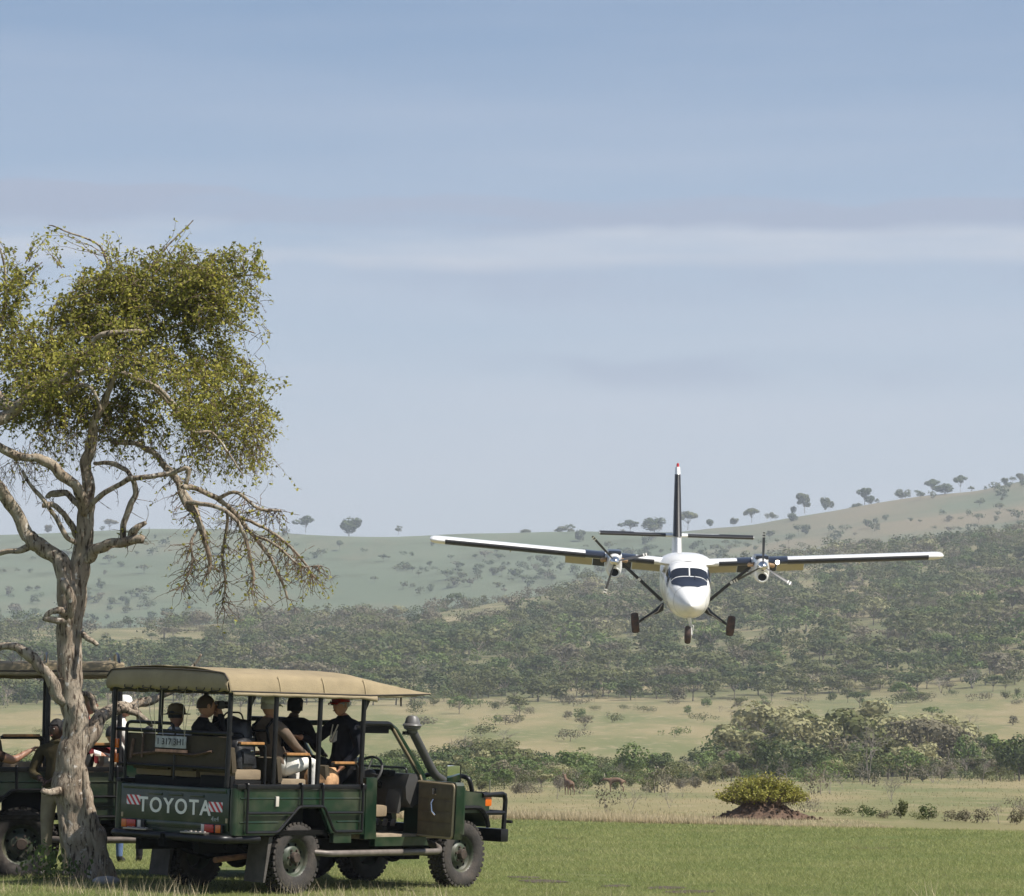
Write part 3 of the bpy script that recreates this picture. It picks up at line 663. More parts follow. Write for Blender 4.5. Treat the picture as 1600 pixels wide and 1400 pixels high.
def make_truck(name, label, loc, rot, scale, main=True):
    global WHEEL
    T = empty(name, loc, rot, scale); tag(T, label, 'truck', 'open safari trucks on the airstrip')
    # chassis
    c = MB(); c.box((.95, .42, .50), (4.3, .08, .14)).box((.95, -.42, .50), (4.3, .08, .14)).box((.0, 0, .39), (.10, 1.32, .10)).box((2.92, 0, .39), (.10, 1.32, .10))
    c.ball((0, .05, .39), .16).ball((2.92, .25, .39), .15).box((1.7, .1, .52), (.9, .5, .2)).box((-.55, -.25, .56), (.5, .5, .2)).box((1.0, .55, .52), (.7, .32, .26)).box((2.35, -.38, .40), (.30, .24, .16))
    for y in (.5, -.5):
        c.tube([(-.62, y, .52), (-.3, y, .40), (0, y, .33), (.3, y, .40), (.62, y, .53)], .035, 6)
    c.build('chassis', M_dark, T)
    MB().tube([(-1.0, -.52, .36), (-.4, -.50, .40), (.2, -.45, .45)], .032, 8).build('exhaust_pipe', mat('rusty_steel', (.20, .095, .045), .8, .2, var=.4, vscale=12), T)
    # wheels
    for (x, sd) in ((0, -1), (0, 1), (2.92, -1), (2.92, 1)):
        w = MB().build('wheel', M_dark, T, fix=False); w.location = (x, .70*sd, .385); w.rotation_euler = (0, random.uniform(0, 6), 0 if sd < 0 else math.pi)
        if WHEEL is None:
            t, rim, hub, hol = make_wheel(); rim.add(hol.v, hol.f, 1)
            WHEEL = [t.build('tyre', M_tyre, None, angle=30), rim.build('rim', [mat('green_rim_paint', (.045, .058, .036), .5, var=.3, vscale=7, dirt=((.2, .16, .11), .5, 6)), M_dark], None, angle=50), hub.build('hub', mat('rusty_hub', (.075, .055, .042), .7, .3, var=.5, vscale=20), None)]
            for o in WHEEL: o.parent = w
        else:
            for o in WHEEL: share(o, w)
    # load bed
    G = M_green
    poly = [(-1.09, .635), (-.46, .635), (-.40, .66), (-.10, .925), (.31, .925), (.47, .66), (.52, .635), (1.05, .635), (1.05, 1.13), (-1.09, 1.13)]
    for sd in (-1, 1):
        m = MB(); m.prism(poly, 'y', .83*sd, .868*sd)
        for z0 in (1.03, .775):
            if z0 > .93: m.tube([(-1.02, .866*sd, z0), (1.0, .866*sd, z0)], .011, 6)
            else:
                m.tube([(-1.02, .866*sd, z0), (-.50+(.14 if z0 < .75 else .26)*.4, .866*sd, z0)], .011, 6); m.tube([(.58, .866*sd, z0), (1.0, .866*sd, z0)], .011, 6)
        o = m.build('bed_side_panel', G, T, smooth=True)
        # corner pillar, rounded
        MB().tube([(-1.075, .835*sd, .64), (-1.075, .835*sd, 1.14)], .045, 14).build('corner_pillar', M_green, T)
        MB().box((-.02, .853*sd, 1.158), (2.15, .075, .052), bev=.01).build('bed_rail', M_black, T)
        # wheel arch inner
        MB().grid([[(x, .825*sd, z), (x, .45*sd, z)] for x, z in ((-.46, .6), (-.40, .66), (-.10, .92), (.31, .92), (.47, .66), (.52, .6))]).build('wheel_well', M_dark, T)
    MB().box((0, 0, .66), (2.1, 1.66, .05)).build('bed_floor', M_dark, T)
    MB().box((1.03, 0, .92), (.04, 1.66, .52)).build('bed_front_panel', G, T)
    # tailgate with pressed ribs and lettering
    tg = MB(); tg.box((-1.09, 0, .905), (.04, 1.58, .45), bev=.012)
    for z0, h_ in ((1.10, .05), (.725, .05)): tg.box((-1.112, 0, z0), (.025, 1.50, h_), bev=.01)
    for yy in (.28, -.02, -.33): tg.box((-1.112, yy, 1.035), (.018, .20, .03), bev=.008)
    tgo = tg.build('tailgate', G, T)
    Mx = Matrix.Translation((-1.1135, -.005, .905)) @ Matrix(((0, 0, -1, 0), (-1, 0, 0, 0), (0, 1, 0, 0), (0, 0, 0, 1)))
    text_obj('lettering', 'TOYOTA', .225, M_white, tgo, Mx, .0025, .0045, 1.22, 1.0)
    Mx2 = Matrix.Translation((-1.1135, -.60, .80)) @ Matrix(((0, 0, -1, 0), (-1, 0, 0, 0), (0, 1, 0, 0), (0, 0, 0, 1)))
    text_obj('badge', '4x4', .075, mat('dull_silver_badge', (.30, .32, .30), .4, .5), tgo, Mx2, .002, .001, 1.0)
    for yy in (.60, -.60):
        s_ = MB().box((-1.1125, yy, .955 if yy > 0 else .93), (.004, .20, .105)).build('reflector_sticker', M_stripe, tgo)
        MB().box((-1.10, yy*1.27, .79), (.03, .03, .05), bev=.005).build('tailgate_latch', M_tan, tgo)
    MB().box((-1.075, 0, .655), (.04, 1.60, .10)).build('rear_sill', M_green, T)
    for yy in (.555, -.585):
        l = MB().box((-1.128, yy, .700), (.035, .31, .095), bev=.008).build('tail_light', M_black, T)
        sg = 1 if yy > 0 else -1
        MB().box((-1.148, yy+.035*1, .700), (.012, .13, .085), bev=.004).build('red_lens', M_red, l)
        MB().box((-1.148, yy+.035+.105*sg if sg > 0 else yy-.095, .700), (.012, .07, .085), bev=.004).build('amber_lens', M_amber, l)
        MB().box((-1.148, yy-.085 if sg > 0 else yy+.125, .700), (.012, .045, .085), bev=.004).build('reversing_lens', M_clear, l)
    # rear bumper
    b = MB().tube(arc([(-.80, .83, .595), (-1.22, .80, .595), (-1.24, -.80, .595), (-.70, -.86, .595)], .10), .045, 12).build('rear_bumper', M_black, T)
    for yy in (.42, -.42):
        sp = MB().box((-1.22, yy, .650), (.11, .34, .018), bev=.004)
        for i in range(5):
            sp.lathe([(.022, .010), (.019, .018), (.0, .019)], c=(-1.22, yy-.13+.065*i, .65), axis='z', seg=8)
        sp.build('step_plate', M_steel, T)
    MB().box((-1.24, 0, .53), (.12, .08, .08), bev=.01).lathe([(.03, 0), (.03, .05), (.0, .055)], c=(-1.27, 0, .57), axis='z', seg=10).build('tow_hitch', M_dark, T)
    for yy in (.70, -.70):
        MB().prism([(-.50, .62), (-.44, .62), (-.54, .13), (-.57, .13)], 'y', yy-.14, yy+.14).build('mud_flap', M_rubber, T)
    # side protection frame
    for sd in (-1, 1):
        f = MB(); Y = .905*sd
        for x in (-.94, -.06, .29, .97): f.tube(arc([(x, .86*sd, 1.185), (x, Y, 1.19), (x, Y, 1.15), (x, Y, .93 if -.1 < x < .3 else .665)], .05), .016, 8)
        f.tube([(-.94, Y, .875), (-.16, Y, .875)], .015, 8).tube([(.36, Y, .875), (.97, Y, .875)], .015, 8)
        f.tube(arc([(-.94, Y, .668), (-.44, Y, .668), (-.10, Y, .945), (.32, Y, .945), (.50, Y, .668), (.97, Y, .668)], .05), .017, 8)
        f.build('side_guard', M_black, T)
        st = MB().tube(arc([(.30, .80*sd, .44), (.42, .90*sd, .43), (2.36, .90*sd, .43), (2.50, .78*sd, .47), (2.50, .60*sd, .52)], .08), .036, 10)
        st.build('side_step', M_tube, T)
        g = MB().box((.66, .86*sd, .60), (.30, .06, .11))
        g.build('fuel_tank_step', M_green, T)
    MB().box((-.44, -.88, 1.0), (.05, .02, .11), bev=.008).build('fuel_cap', M_clear, T)
    # posts, canopy frame
    for sd in (-1, 1):
        for x in POSTX:
            MB().tube([(x, .845*sd, 1.15), (x+.012, .845*sd, 2.19)], .027, 10).build('post', M_black, T)
        MB().tube([(-1.25, .86*sd, 2.18), (1.02, .86*sd, 2.18)], .018, 8).build('canopy_rail', M_black, T)
        if main: MB().tube([(1.0, .85*sd, 2.185), (2.08, .80*sd, 2.215)], .014, 8).build('visor_rail', M_black, T)
        MB().prism([(1.0, 2.17), (1.13, 2.17), (1.0, 1.95)], 'y', .835*sd, .855*sd).build('gusset', M_black, T)
    for x in POSTX:
        MB().tube([(x, .85*math.sin(a), 2.175+.20*math.cos(a)) for a in np.linspace(-1.57, 1.57, 11)], .015, 6).build('roof_bow', M_black, T)
    MB().tube([(-1.22, -.85, 2.165), (-1.22, .85, 2.165)], .02, 8).build('rear_crossbar', M_black, T)
    cr = canopy_rows(main); cm = MB().grid(cr)
    co = cm.build('canopy', M_canvas, T, angle=60); sol = co.modifiers.new('t', 'SOLIDIFY'); sol.thickness = .008; sol.offset = 0
    # valance strip hanging below the edge with a scalloped hem
    for sd in (-1, 1):
        P = []
        for x in np.linspace(-1.24, 1.16 if main else 1.04, 60):
            d = .045 + .008*abs(math.sin((x+.2)*math.pi/.37)) + (.02*(x-.95)/.2 if x > .95 else 0)
            P.append([(x, .900*sd, 2.172), (x, .908*sd, 2.172-d*.5), (x, .902*sd, 2.172-d)])
        v = MB().grid(P).build('valance', M_canvas2, co); s2 = v.modifiers.new('t', 'SOLIDIFY'); s2.thickness = .006
        MB().tube([(-1.27, .903*sd, 2.172), (1.04, .903*sd, 2.172)] + ([(2.1, .885*sd, 2.205)] if main else []), .008, 6).build('piping', M_pipe, co)
        for x in (-.48, .25, .95):
            MB().tube([(x, (.90 - .05*t**1.6+.006)*sd, 2.185+.158*t) for t in np.linspace(0, 1, 6)], .006, 5).build('seam', mat('canvas_seam', (.38, .30, .18), .9), co)
    # rear flap, rolled canvas with piping
    rect = arc([(-1.30, .885, 2.165), (-1.305, .885, 2.365), (-1.31, 0, 2.415), (-1.305, -.885, 2.365), (-1.30, -.885, 2.165)], .07, 6)
    fl = MB(); top = [Vector((-1.30, y, 2.36 + .028*(1-(y/.88)**2) - .075*max(0, (abs(y)-.80)/.085)**2)) for y in np.linspace(-.885, .885, 31)]
    fl.grid([[Vector((t.x - .02*math.sin(math.pi*k) , t.y, t.z + (2.165-t.z)*k + (.010*math.sin(i*2.1)*k))) for k in (0, .2, .4, .6, .8, 1)] for i, t in enumerate(top)])
    fo = fl.build('rear_flap', M_canvas2, T); s3 = fo.modifiers.new('t', 'SOLIDIFY'); s3.thickness = .01
    MB().tube([(t.x-.006, t.y, t.z) for t in top], .010, 6).build('piping', M_pipe, fo)
    for yy in (.55, .28, .02, -.24, -.5, -.72):
        MB().tube(arc([(-1.315, yy+.06, 2.20), (-1.325, yy+.055, 2.172), (-1.325, yy-.055, 2.170), (-1.315, yy-.06, 2.20)], .02), .006, 5).build('flap_strap', M_pipe, fo)
    for y0, y1, zb in ((.46, .42, 1.64), (.20, .22, 1.60), (.10, .12, 1.66), (-.24, -.19, 1.66), (-.36, -.19, 1.66), (.28, .27, 1.72)):
        MB().tube([(-1.27, y0, 2.17), (-1.25, y0*.5+y1*.5+.01, 1.9), (-1.2, y1, zb)], .004, 4).build('hanging_cord', M_cord, fo)
    if main: MB().tube([(1.62, -.86, 2.17), (1.63, -.86, 2.06)], .012, 6).build('visor_strap', M_pipe, co)
    # tiered seats
    SE = ((-.80, 1.30, 1.60), (-.05, 1.20, 1.49), (.76, 1.12, 1.40))
    for i, (x, zs, za) in enumerate(SE):
        for y0, y1 in ((-.74, -.20), (-.17, .17), (.20, .74)):
            w = y1-y0
            st = MB().box((x+.05, (y0+y1)/2, zs-.02), (.42, w-.02, .11), bev=.03).build('seat_cushion', M_seat, T)
            MB().box((x-.19, (y0+y1)/2, zs+.13), (.08, w-.02, .28), (0, -.16, 0), bev=.03).build('seat_back', M_seatb, T)
        fr = MB().box((x+.05, 0, zs-.16), (.44, 1.46, .16), bev=.01)
        fr.box((x+.05, 0, (zs-.24+.68)/2), (.40, 1.40, zs-.24-.68))
        fr.build('seat_box', M_blackbox, T)
        for yy in (-.76, -.185, .185, .76):
            a = MB().tube(arc([(x-.17, yy, za), (x+.24, yy, za), (x+.27, yy, za-.03), (x+.28, yy, 1.16)], .06), .017, 8)
            ao = a.build('armrest_frame', M_black, T)
            MB().box((x+.04, yy, za+.018), (.38, .055, .028), bev=.008).build('armrest', M_wood, ao)
    # rear luggage frame with the number plate
    MB().box((-1.10, 0, 1.50), (.06, 1.52, .36), bev=.02).build('rear_seat_panel', M_seatb, T)
    lf = MB().tube(arc([(-1.16, .70, 1.18), (-1.16, .70, 1.80), (-1.16, .02, 1.80), (-1.16, .0, 1.70)], .07), .018, 8).tube([(-1.16, .84, 1.715), (-1.16, -.84, 1.715)], .022, 8)
    lf.tube([(-1.15, .8, 1.34), (-1.15, -.8, 1.34)], .016, 6).tube([(-1.16, -.02, 1.70), (-1.16, -.02, 1.2)], .012, 6)
    lf.build('luggage_frame', M_black, T)
    wr = MB().tube([(-1.15, .62, 1.44), (-1.17, .2, 1.49), (-1.16, -.3, 1.47), (-1.15, -.55, 1.52)], .018, 6, jit=lambda i, k, p: 1+.3*math.sin(i*7+k*2))
    wr.tube([(-1.15, .60, 1.62), (-1.17, .62, 1.40)], .02, 6).tube([(-1.15, .46, 1.68), (-1.17, .45, 1.42)], .014, 6)
    wr.build('rusty_bracket', mat('rusty_iron', (.12, .072, .048), .9, var=.5, vscale=25), T)
    pl = MB().box((-1.195, .01, 1.60), (.008, .45, .128), bev=.003).build('number_plate', M_plate, T)
    Mp = Matrix.Translation((-1.2005, .01, 1.60)) @ Matrix(((0, 0, -1, 0), (-1, 0, 0, 0), (0, 1, 0, 0), (0, 0, 0, 1)))
    text_obj('plate_lettering', '1 317 3H1', .096, M_ink, pl, Mp, .0012, .001, 1.0, 1.0)
    MB().lathe([(.0, -1.2015), (.046, -1.2015), (.05, -1.2)], c=(0, -.045, 1.60), axis='x', seg=16).build('plate_seal', mat('grey_disc', (.24, .24, .24), .6), pl)
    MB().box((-1.19, .0, 1.505), (.02, .46, .03)).build('plate_strip', mat('pale_red_strip', (.50, .26, .17), .5, var=.6, vscale=9), T)
    for yy in (.80, .80):
        pass
    for zz in (1.56, 1.40): MB().box((-1.2, .80, zz), (.02, .05, .10), bev=.004).build('side_reflector', M_amber, T)
    MB().box((-.84, -.50, 1.19), (.36, .44, .14), bev=.01).build('storage_box', M_blackbox, T)
    # cab: floor, cowl, pillars
    cab = MB(); cab.box((1.75, 0, .60), (1.34, 1.60, .05))
    cab.build('cab_floor', M_soil, T)
    for sd in (-1, 1):
        MB().prism([(1.06, .58), (1.27, .58), (1.25, .70), (1.245, 1.26), (1.06, 1.26)], 'y', .80*sd, .872*sd).build('cab_pillar', M_green, T)
        MB().prism([(1.25, .50), (2.20, .50), (2.14, .60), (1.25, .60)], 'y', .79*sd, .868*sd).build('sill', M_green, T)
        # windscreen pillar
        pp = [(1.60, .745*sd, 1.84), (1.66, .75*sd, 1.80), (2.12, .775*sd, 1.30), (2.15, .80*sd, 1.20), (2.14, .825*sd, .60)]
        if main: MB().tube(pp, [.030, .038, .046, .048, .045], 8).build('windscreen_pillar', M_green, T)
        if main: MB().tube([(p[0]-.035, p[1]-.02*sd*-1, p[2]) for p in pp], .012, 6).build('door_seal', M_tan, T)
        if main: MB().tube(arc([(.99, .82*sd, 1.86), (1.55, .77*sd, 1.86), (1.64, .75*sd, 1.80)], .06), .028, 8).build('cab_side_rail', M_black, T)
        if main: MB().box((1.30, .72*sd, 1.79), (.55, .04, .08)).build('cab_side_board', M_blackbox, T)
        # front wing
        wp = [(2.14, .60), (2.40, .60), (2.52, .78), (2.70, .86), (3.16, .86), (3.22, .80), (3.26, .70), (3.32, .72), (3.32, 1.00), (3.24, 1.08), (2.14, 1.17)]
        w_ = MB().prism(wp, 'y', .54*sd, .845*sd); wo = w_.build('front_wing', M_green, T)
        MB().tube(arc([(2.46, .855*sd, .64), (2.56, .86*sd, .84), (2.74, .865*sd, .92), (3.14, .865*sd, .92), (3.26, .86*sd, .80), (3.30, .855*sd, .70)], .08), .03, 6).build('wheel_arch_lip', M_blackbox, wo)
        MB().box((3.33, .66*sd, .97), (.04, .26, .17), bev=.01).build('headlight_panel', M_grey, T)
        MB().lathe([(.0, 3.36), (.07, 3.357), (.082, 3.345), (.082, 3.32)], c=(0, .60*sd, .97), axis='x', seg=18).build('headlight', M_clear, T)
        MB().box((3.30, .80*sd, 1.0), (.12, .10, .13), bev=.02).build('indicator', M_amber, T)
    if main: MB().tube([(1.64, -.75, 1.82), (1.66, 0, 1.85), (1.64, .75, 1.82)], .03, 8).build('windscreen_top_rail', M_green, T)
    if main: MB().grid([[(1.66+(2.12-1.66)*k, y, 1.80+(1.28-1.80)*k) for k in (0, 1)] for y in (-.73, .73)]).build('windscreen', M_glass, T)
    bn = MB(); P = []
    for x, z0, hw in ((2.16, 1.20, .66), (2.5, 1.19, .64), (3.0, 1.165, .60), (3.26, 1.13, .56), (3.33, 1.08, .54), (3.34, .84, .54)):
        P.append([(x, y*hw, z0 - .05*abs(y)**4 + .02*(1-y*y)) for y in np.linspace(-1, 1, 13)])
    bn.grid(P); bo = bn.build('bonnet', M_green2, T); s4 = bo.modifiers.new('t', 'SOLIDIFY'); s4.thickness = .02
    gr = MB()
    for k in range(6): gr.box((3.355, 0, .87+.035*k), (.02, .86, .014))
    gr.build('grille', M_grey, T)
    MB().box((2.16, 0, 1.10), (.06, 1.56, .30)).build('bulkhead', M_blackbox, T)
    d = MB().prism([(1.86, 1.16), (1.92, 1.30), (2.14, 1.30), (2.14, .98), (1.98, .92), (1.88, 1.02)], 'y', -.78, .78)
    d.box((1.86, -.62, 1.02), (.05, .20, .34), (0, .25, 0), bev=.01)
    d.build('dashboard', M_grey, T)
    MB().box((1.86, -.40, 1.30), (.12, .36, .07), bev=.02).build('instrument_hood', M_blackbox, T)
    MB().tube(arc([(2.15, -.55, 1.22), (2.15, -.55, 1.36), (2.15, .35, 1.36), (2.15, .35, 1.22)], .05), .014, 6).build('grab_rail', M_black, T)
    # steering wheel
    ctr = Vector((1.62, -.40, 1.30)); ax = Vector((-.86, 0, .51)).normalized(); u = Vector((0, 1, 0)); v = ax.cross(u)
    sw = MB().tube([ctr+(u*math.cos(a)+v*math.sin(a))*.205 for a in np.linspace(0, 2*math.pi, 28)[:-1]], .015, 8, closed=True).build('steering_wheel', M_grey, T)
    hb = MB(); P = []
    for t in np.linspace(0, 1, 6): P.append([ctr-ax*.05 + ax*.075*math.cos(t*math.pi/2) + (u*math.cos(a)*.085+v*math.sin(a)*.06)*math.sin(t*math.pi/2+.02)*1.15 for a in np.linspace(0, 2*math.pi, 15)[:-1]])
    hb.grid(P, wrap=True)
    for a in (.15, math.pi-.15, -math.pi/2): hb.tube([ctr, ctr+(u*math.cos(a)+v*math.sin(a))*.2], .012, 6)
    hb.build('steering_hub', M_grey, sw); MB().tube([ctr-ax*.04, ctr-ax*.42], .035, 8).build('steering_column', M_blackbox, sw)
    for yy in (-.42, .42):
        MB().box((1.46, yy, .88), (.46, .50, .13), bev=.04).build('cab_seat', M_seat, T)
        MB().box((1.26, yy, 1.12), (.10, .50, .46), (0, -.15, 0), bev=.04).build('cab_seat_back', M_blackbox, T)
    MB().tube([(1.8, -.05, .62), (1.68, -.05, .98)], .010, 6).ball((1.675, -.05, 1.0), .028).build('gear_lever', M_blackbox, T)
    pd = MB()
    for yy in (-.52, -.40, -.28): pd.box((1.98, yy, .74), (.02, .06, .08), (0, .4, 0), bev=.005)
    pd.build('pedals', M_steel, T)
    MB().box((1.25, 0, .86), (.05, 1.58, .52)).build('cab_rear_panel', M_dark, T)
    # doors: right one swung wide open, left one closed
    def door(ang, sd):
        D = MB().prism([(0, .60), (-.80, .60), (-.83, .70), (-.83, 1.20), (-.80, 1.235), (0, 1.235)], 'y', -.0*sd, .10*sd)
        D.tube([(-.80, .10*sd, .66), (-.80, .10*sd, 1.18)], .03, 8)
        o = D.build('door', M_green, T); o.location = (2.09, .78*sd, 0); o.rotation_euler = (0, 0, ang)
        tr = MB(); tr.box((-.41, -.012*sd, .915), (.74, .02, .58), bev=.01)
        for zz in (1.10, .97, .84, .72): tr.box((-.41, -.024*sd, zz), (.70, .012, .10), bev=.005)
        tr.build('door_trim', M_trim, o)
        MB().tube(arc([(-.02, -.01*sd, .615), (-.78, -.01*sd, .615), (-.80, -.01*sd, 1.21), (-.02, -.01*sd, 1.22)], .05), .014, 6).build('door_edge_seal', M_tan, o)
        MB().box((-.42, -.036*sd, 1.12), (.085, .018, .07), bev=.006).build('door_latch', M_chrome, o)
        MB().tube([(-.42, -.05*sd, 1.03), (-.42, -.075*sd, .99), (-.44, -.075*sd, .90), (-.47, -.05*sd, .86)], .014, 7).build('door_pull', M_chrome, o)
        MB().box((-.72, .112*sd, 1.08), (.12, .02, .04), bev=.008).build('door_handle', M_black, o)
        return o
    door(R_(70) if main else 0, -1); door(0, 1)
    mi = MB().tube([(2.25, -.86, 1.16), (2.24, -1.10, 1.22), (2.24, -1.14, 1.28)], .012, 6).build('mirror_arm', M_black, T)
    mh = MB().box((2.25, -1.16, 1.31), (.04, .16, .23), (0, .04, .50), bev=.012).build('mirror', M_blackbox, T)
    P = []
    for v_ in np.linspace(-.107, .107, 9): P.append([(-.024-.014*(1-(u_/.0725)**2*.5-(v_/.107)**2*.5), u_, v_) for u_ in np.linspace(-.0725, .0725, 9)])
    MM = Matrix.Translation((2.25, -1.16, 1.31)) @ Matrix.Rotation(.50, 4, 'Z') @ Matrix.Rotation(-.10, 4, 'Y')
    MB().grid([[tuple(MM @ Vector(q)) for q in row] for row in P]).build('mirror_glass', M_mirror, mh, angle=180)
    # snorkel
    if main:
        sk = MB().tube(arc([(2.72, -.80, .98), (2.62, -.83, 1.16), (2.30, -.83, 1.30), (1.94, -.815, 1.74), (1.90, -.81, 1.80)], .09, 5), [.05]*3 + [.052]*30 if False else .050, 12)
        so = sk.build('snorkel', M_grey, T)
        MB().lathe([(.05, 1.76), (.066, 1.80), (.088, 1.805), (.098, 1.825), (.098, 1.835), (.112, 1.845), (.105, 1.86), (.088, 1.87), (.072, 1.93), (.050, 1.955), (.0, 1.96)], c=(1.90, -.81, 0), axis='z', seg=20).build('snorkel_head', mat('dull_grey_plastic', (.12, .115, .11), .45, var=.2, vscale=10), so)
        MB().box((1.84, -.78, 1.76), (.10, .04, .04)).build('snorkel_bracket', M_black, so)
    # bull bar, bumper, aerial
    bb = MB()
    for yy in (-.86, .86): bb.tube(arc([(3.18, yy*.985, 1.06), (3.56, yy, 1.08), (3.60, yy, 1.02), (3.58, yy, .62)], .09), .028, 10)
    bb.tube([(3.20, -.86, .86), (3.59, -.86, .86)], .026, 8).tube([(3.20, .86, .86), (3.59, .86, .86)], .026, 8)
    for zz in (1.06, .86): bb.tube([(3.60, -.86, zz), (3.64, 0, zz), (3.60, .86, zz)], .028, 10)
    for yy in (-.35, .35): bb.tube(arc([(3.60, yy, .62), (3.63, yy, 1.06), (3.55, yy, 1.24), (3.56, yy*.6, 1.26)], .1), .028, 10)
    bb.tube([(3.62, -.86, .76), (3.62, -.95, .76)], .02, 6)
    bb.build('bull_bar', M_black, T)
    MB().box((3.56, 0, .60), (.14, 1.80, .15), bev=.02).build('front_bumper', M_black, T)
    MB().tube([(3.30, -.86, 1.08), (3.30, -.86, 1.24)], .008, 5).build('aerial', M_chrome, T)
    return T
TR_LOC, TR_YAW, TR_PIT, TR_ROL = (-2.9934, 42.4515, .0431), .9125, -.0089, .0377
def truck_euler(yaw, pit, rol):
    return (Matrix.Rotation(yaw, 3, 'Z') @ Matrix.Rotation(-pit, 3, 'Y') @ Matrix.Rotation(rol, 3, 'X')).to_euler()
TR1 = make_truck('safari_truck', 'dark green open safari truck with tan canopy, white tailgate lettering and driver door swung open', TR_LOC, truck_euler(TR_YAW, TR_PIT, TR_ROL), 1.0)
WHEEL2 = WHEEL
t2x, t2y = (31-800)/FPX*45.6 , 45.9
TR2 = make_truck('safari_truck', 'second dark green safari truck partly hidden behind the tree trunk and the lettered truck', (t2x, t2y, zg(t2x, t2y)+.0), truck_euler(R_(8), 0, .0), 1.13, main=False)
bpy.context.view_layer.update()
# ------------------------------------------------------------ people
def skinm(n, c): return mat(n, c, .5, var=.15, vscale=20)
SK_DARK = skinm('dark_brown_skin', (.060, .030, .018)); SK_FAIR = skinm('fair_tanned_skin', (.42, .22, .14))
M_eyew = mat('eye_white', (.7, .68, .64), .3); M_eyeb = mat('eye_dark', (.015, .012, .010), .2); M_lip = mat('lips', (.25, .09, .07), .5)
def cloth(n, c, v=.18): return mat(n, c, .85, var=v, vscale=9, bump=.35, bscale=22, spec=.15)
HAIR_B = mat('black_hair', (.012, .010, .009), .7, bump=.4, bscale=120); HAIR_G = mat('grey_hair', (.35, .33, .30), .7, bump=.4, bscale=120)
STAND = dict(pelvis=(0, 0, .95), spine=(0, 0, 1.13), chest=(0, 0, 1.32), neck=(0, 0, 1.48), head=(.03, 0, 1.63),
             shl=(0, .185, 1.42), shr=(0, -.185, 1.42), ell=(-.03, .25, 1.13), elr=(-.03, -.25, 1.13), wrl=(.06, .24, .88), wrr=(.06, -.24, .88),
             hpl=(0, .10, .90), hpr=(0, -.10, .90), knl=(.03, .11, .49), knr=(.03, -.11, .49), anl=(-.01, .12, .08), anr=(-.01, -.12, .08))
SIT = dict(pelvis=(0, 0, .10), spine=(-.02, 0, .27), chest=(-.03, 0, .46), neck=(-.02, 0, .62), head=(.02, 0, .77),
           shl=(-.03, .185, .56), shr=(-.03, -.185, .56), ell=(.06, .24, .30), elr=(.06, -.24, .30), wrl=(.30, .16, .24), wrr=(.30, -.16, .24),
           hpl=(.03, .10, .09), hpr=(.03, -.10, .09), knl=(.45, .13, .12), knr=(.45, -.13, .12), anl=(.42, .13, -.32), anr=(.42, -.13, -.32))
def head_mesh(c, d, tilt=0.0):
    """face looks along +x of its own frame; returns MB in local coordinates; slots 0 skin 1 white 2 dark 3 lips"""
    m = MB(); P = []
    for i in range(15):
        t = math.pi*i/14; row = []
        for k in range(22):
            a = 2*math.pi*k/22; s = max(math.sin(t), .03)
            x, y, z = s*math.cos(a), s*math.sin(a), math.cos(t)
            X, Y_, Z = .098*x, .075*y, .118*z
            if z < 0: Y_ *= 1 - .30*(-z)**1.5; X = X*(1 - .12*(-z)) + .014*(-z)
            if x > 0:
                f = max(0, 1-abs(y)*2.2)
                X += .010*f*math.exp(-((z+.62)/.25)**2) - .010*math.exp(-((abs(y)-.36)/.16)**2)*math.exp(-((z-.05)/.16)**2)*x
                X += .006*math.exp(-((z-.26)/.14)**2)*x
            else: X -= .012*max(0, z+.2)
            row.append((X, Y_, Z))
        P.append(row)
    m.grid(P, 0, True)
    m.add([(.088, 0, .03), (.122, 0, -.022), (.096, .017, -.030), (.096, -.017, -.030), (.094, 0, -.040)], [(0, 1, 2), (0, 3, 1), (1, 4, 2), (1, 3, 4)], 0)
    for s in (1, -1):
        m.ball((.0, .078*s, .0), (.022, .010, .032), 0, 8, 6)
        m.ball((.083, .031*s, .012), (.009, .012, .006), 1, 8, 6); m.ball((.0885, .031*s, .012), (.006, .007, .0062), 2, 8, 6)
        m.box((.096, .031*s, .034), (.008, .032, .006), (0, 0, -.25*s), 2)
    m.box((.098, 0, -.062), (.010, .042, .011), None, 3, .004)
    return m
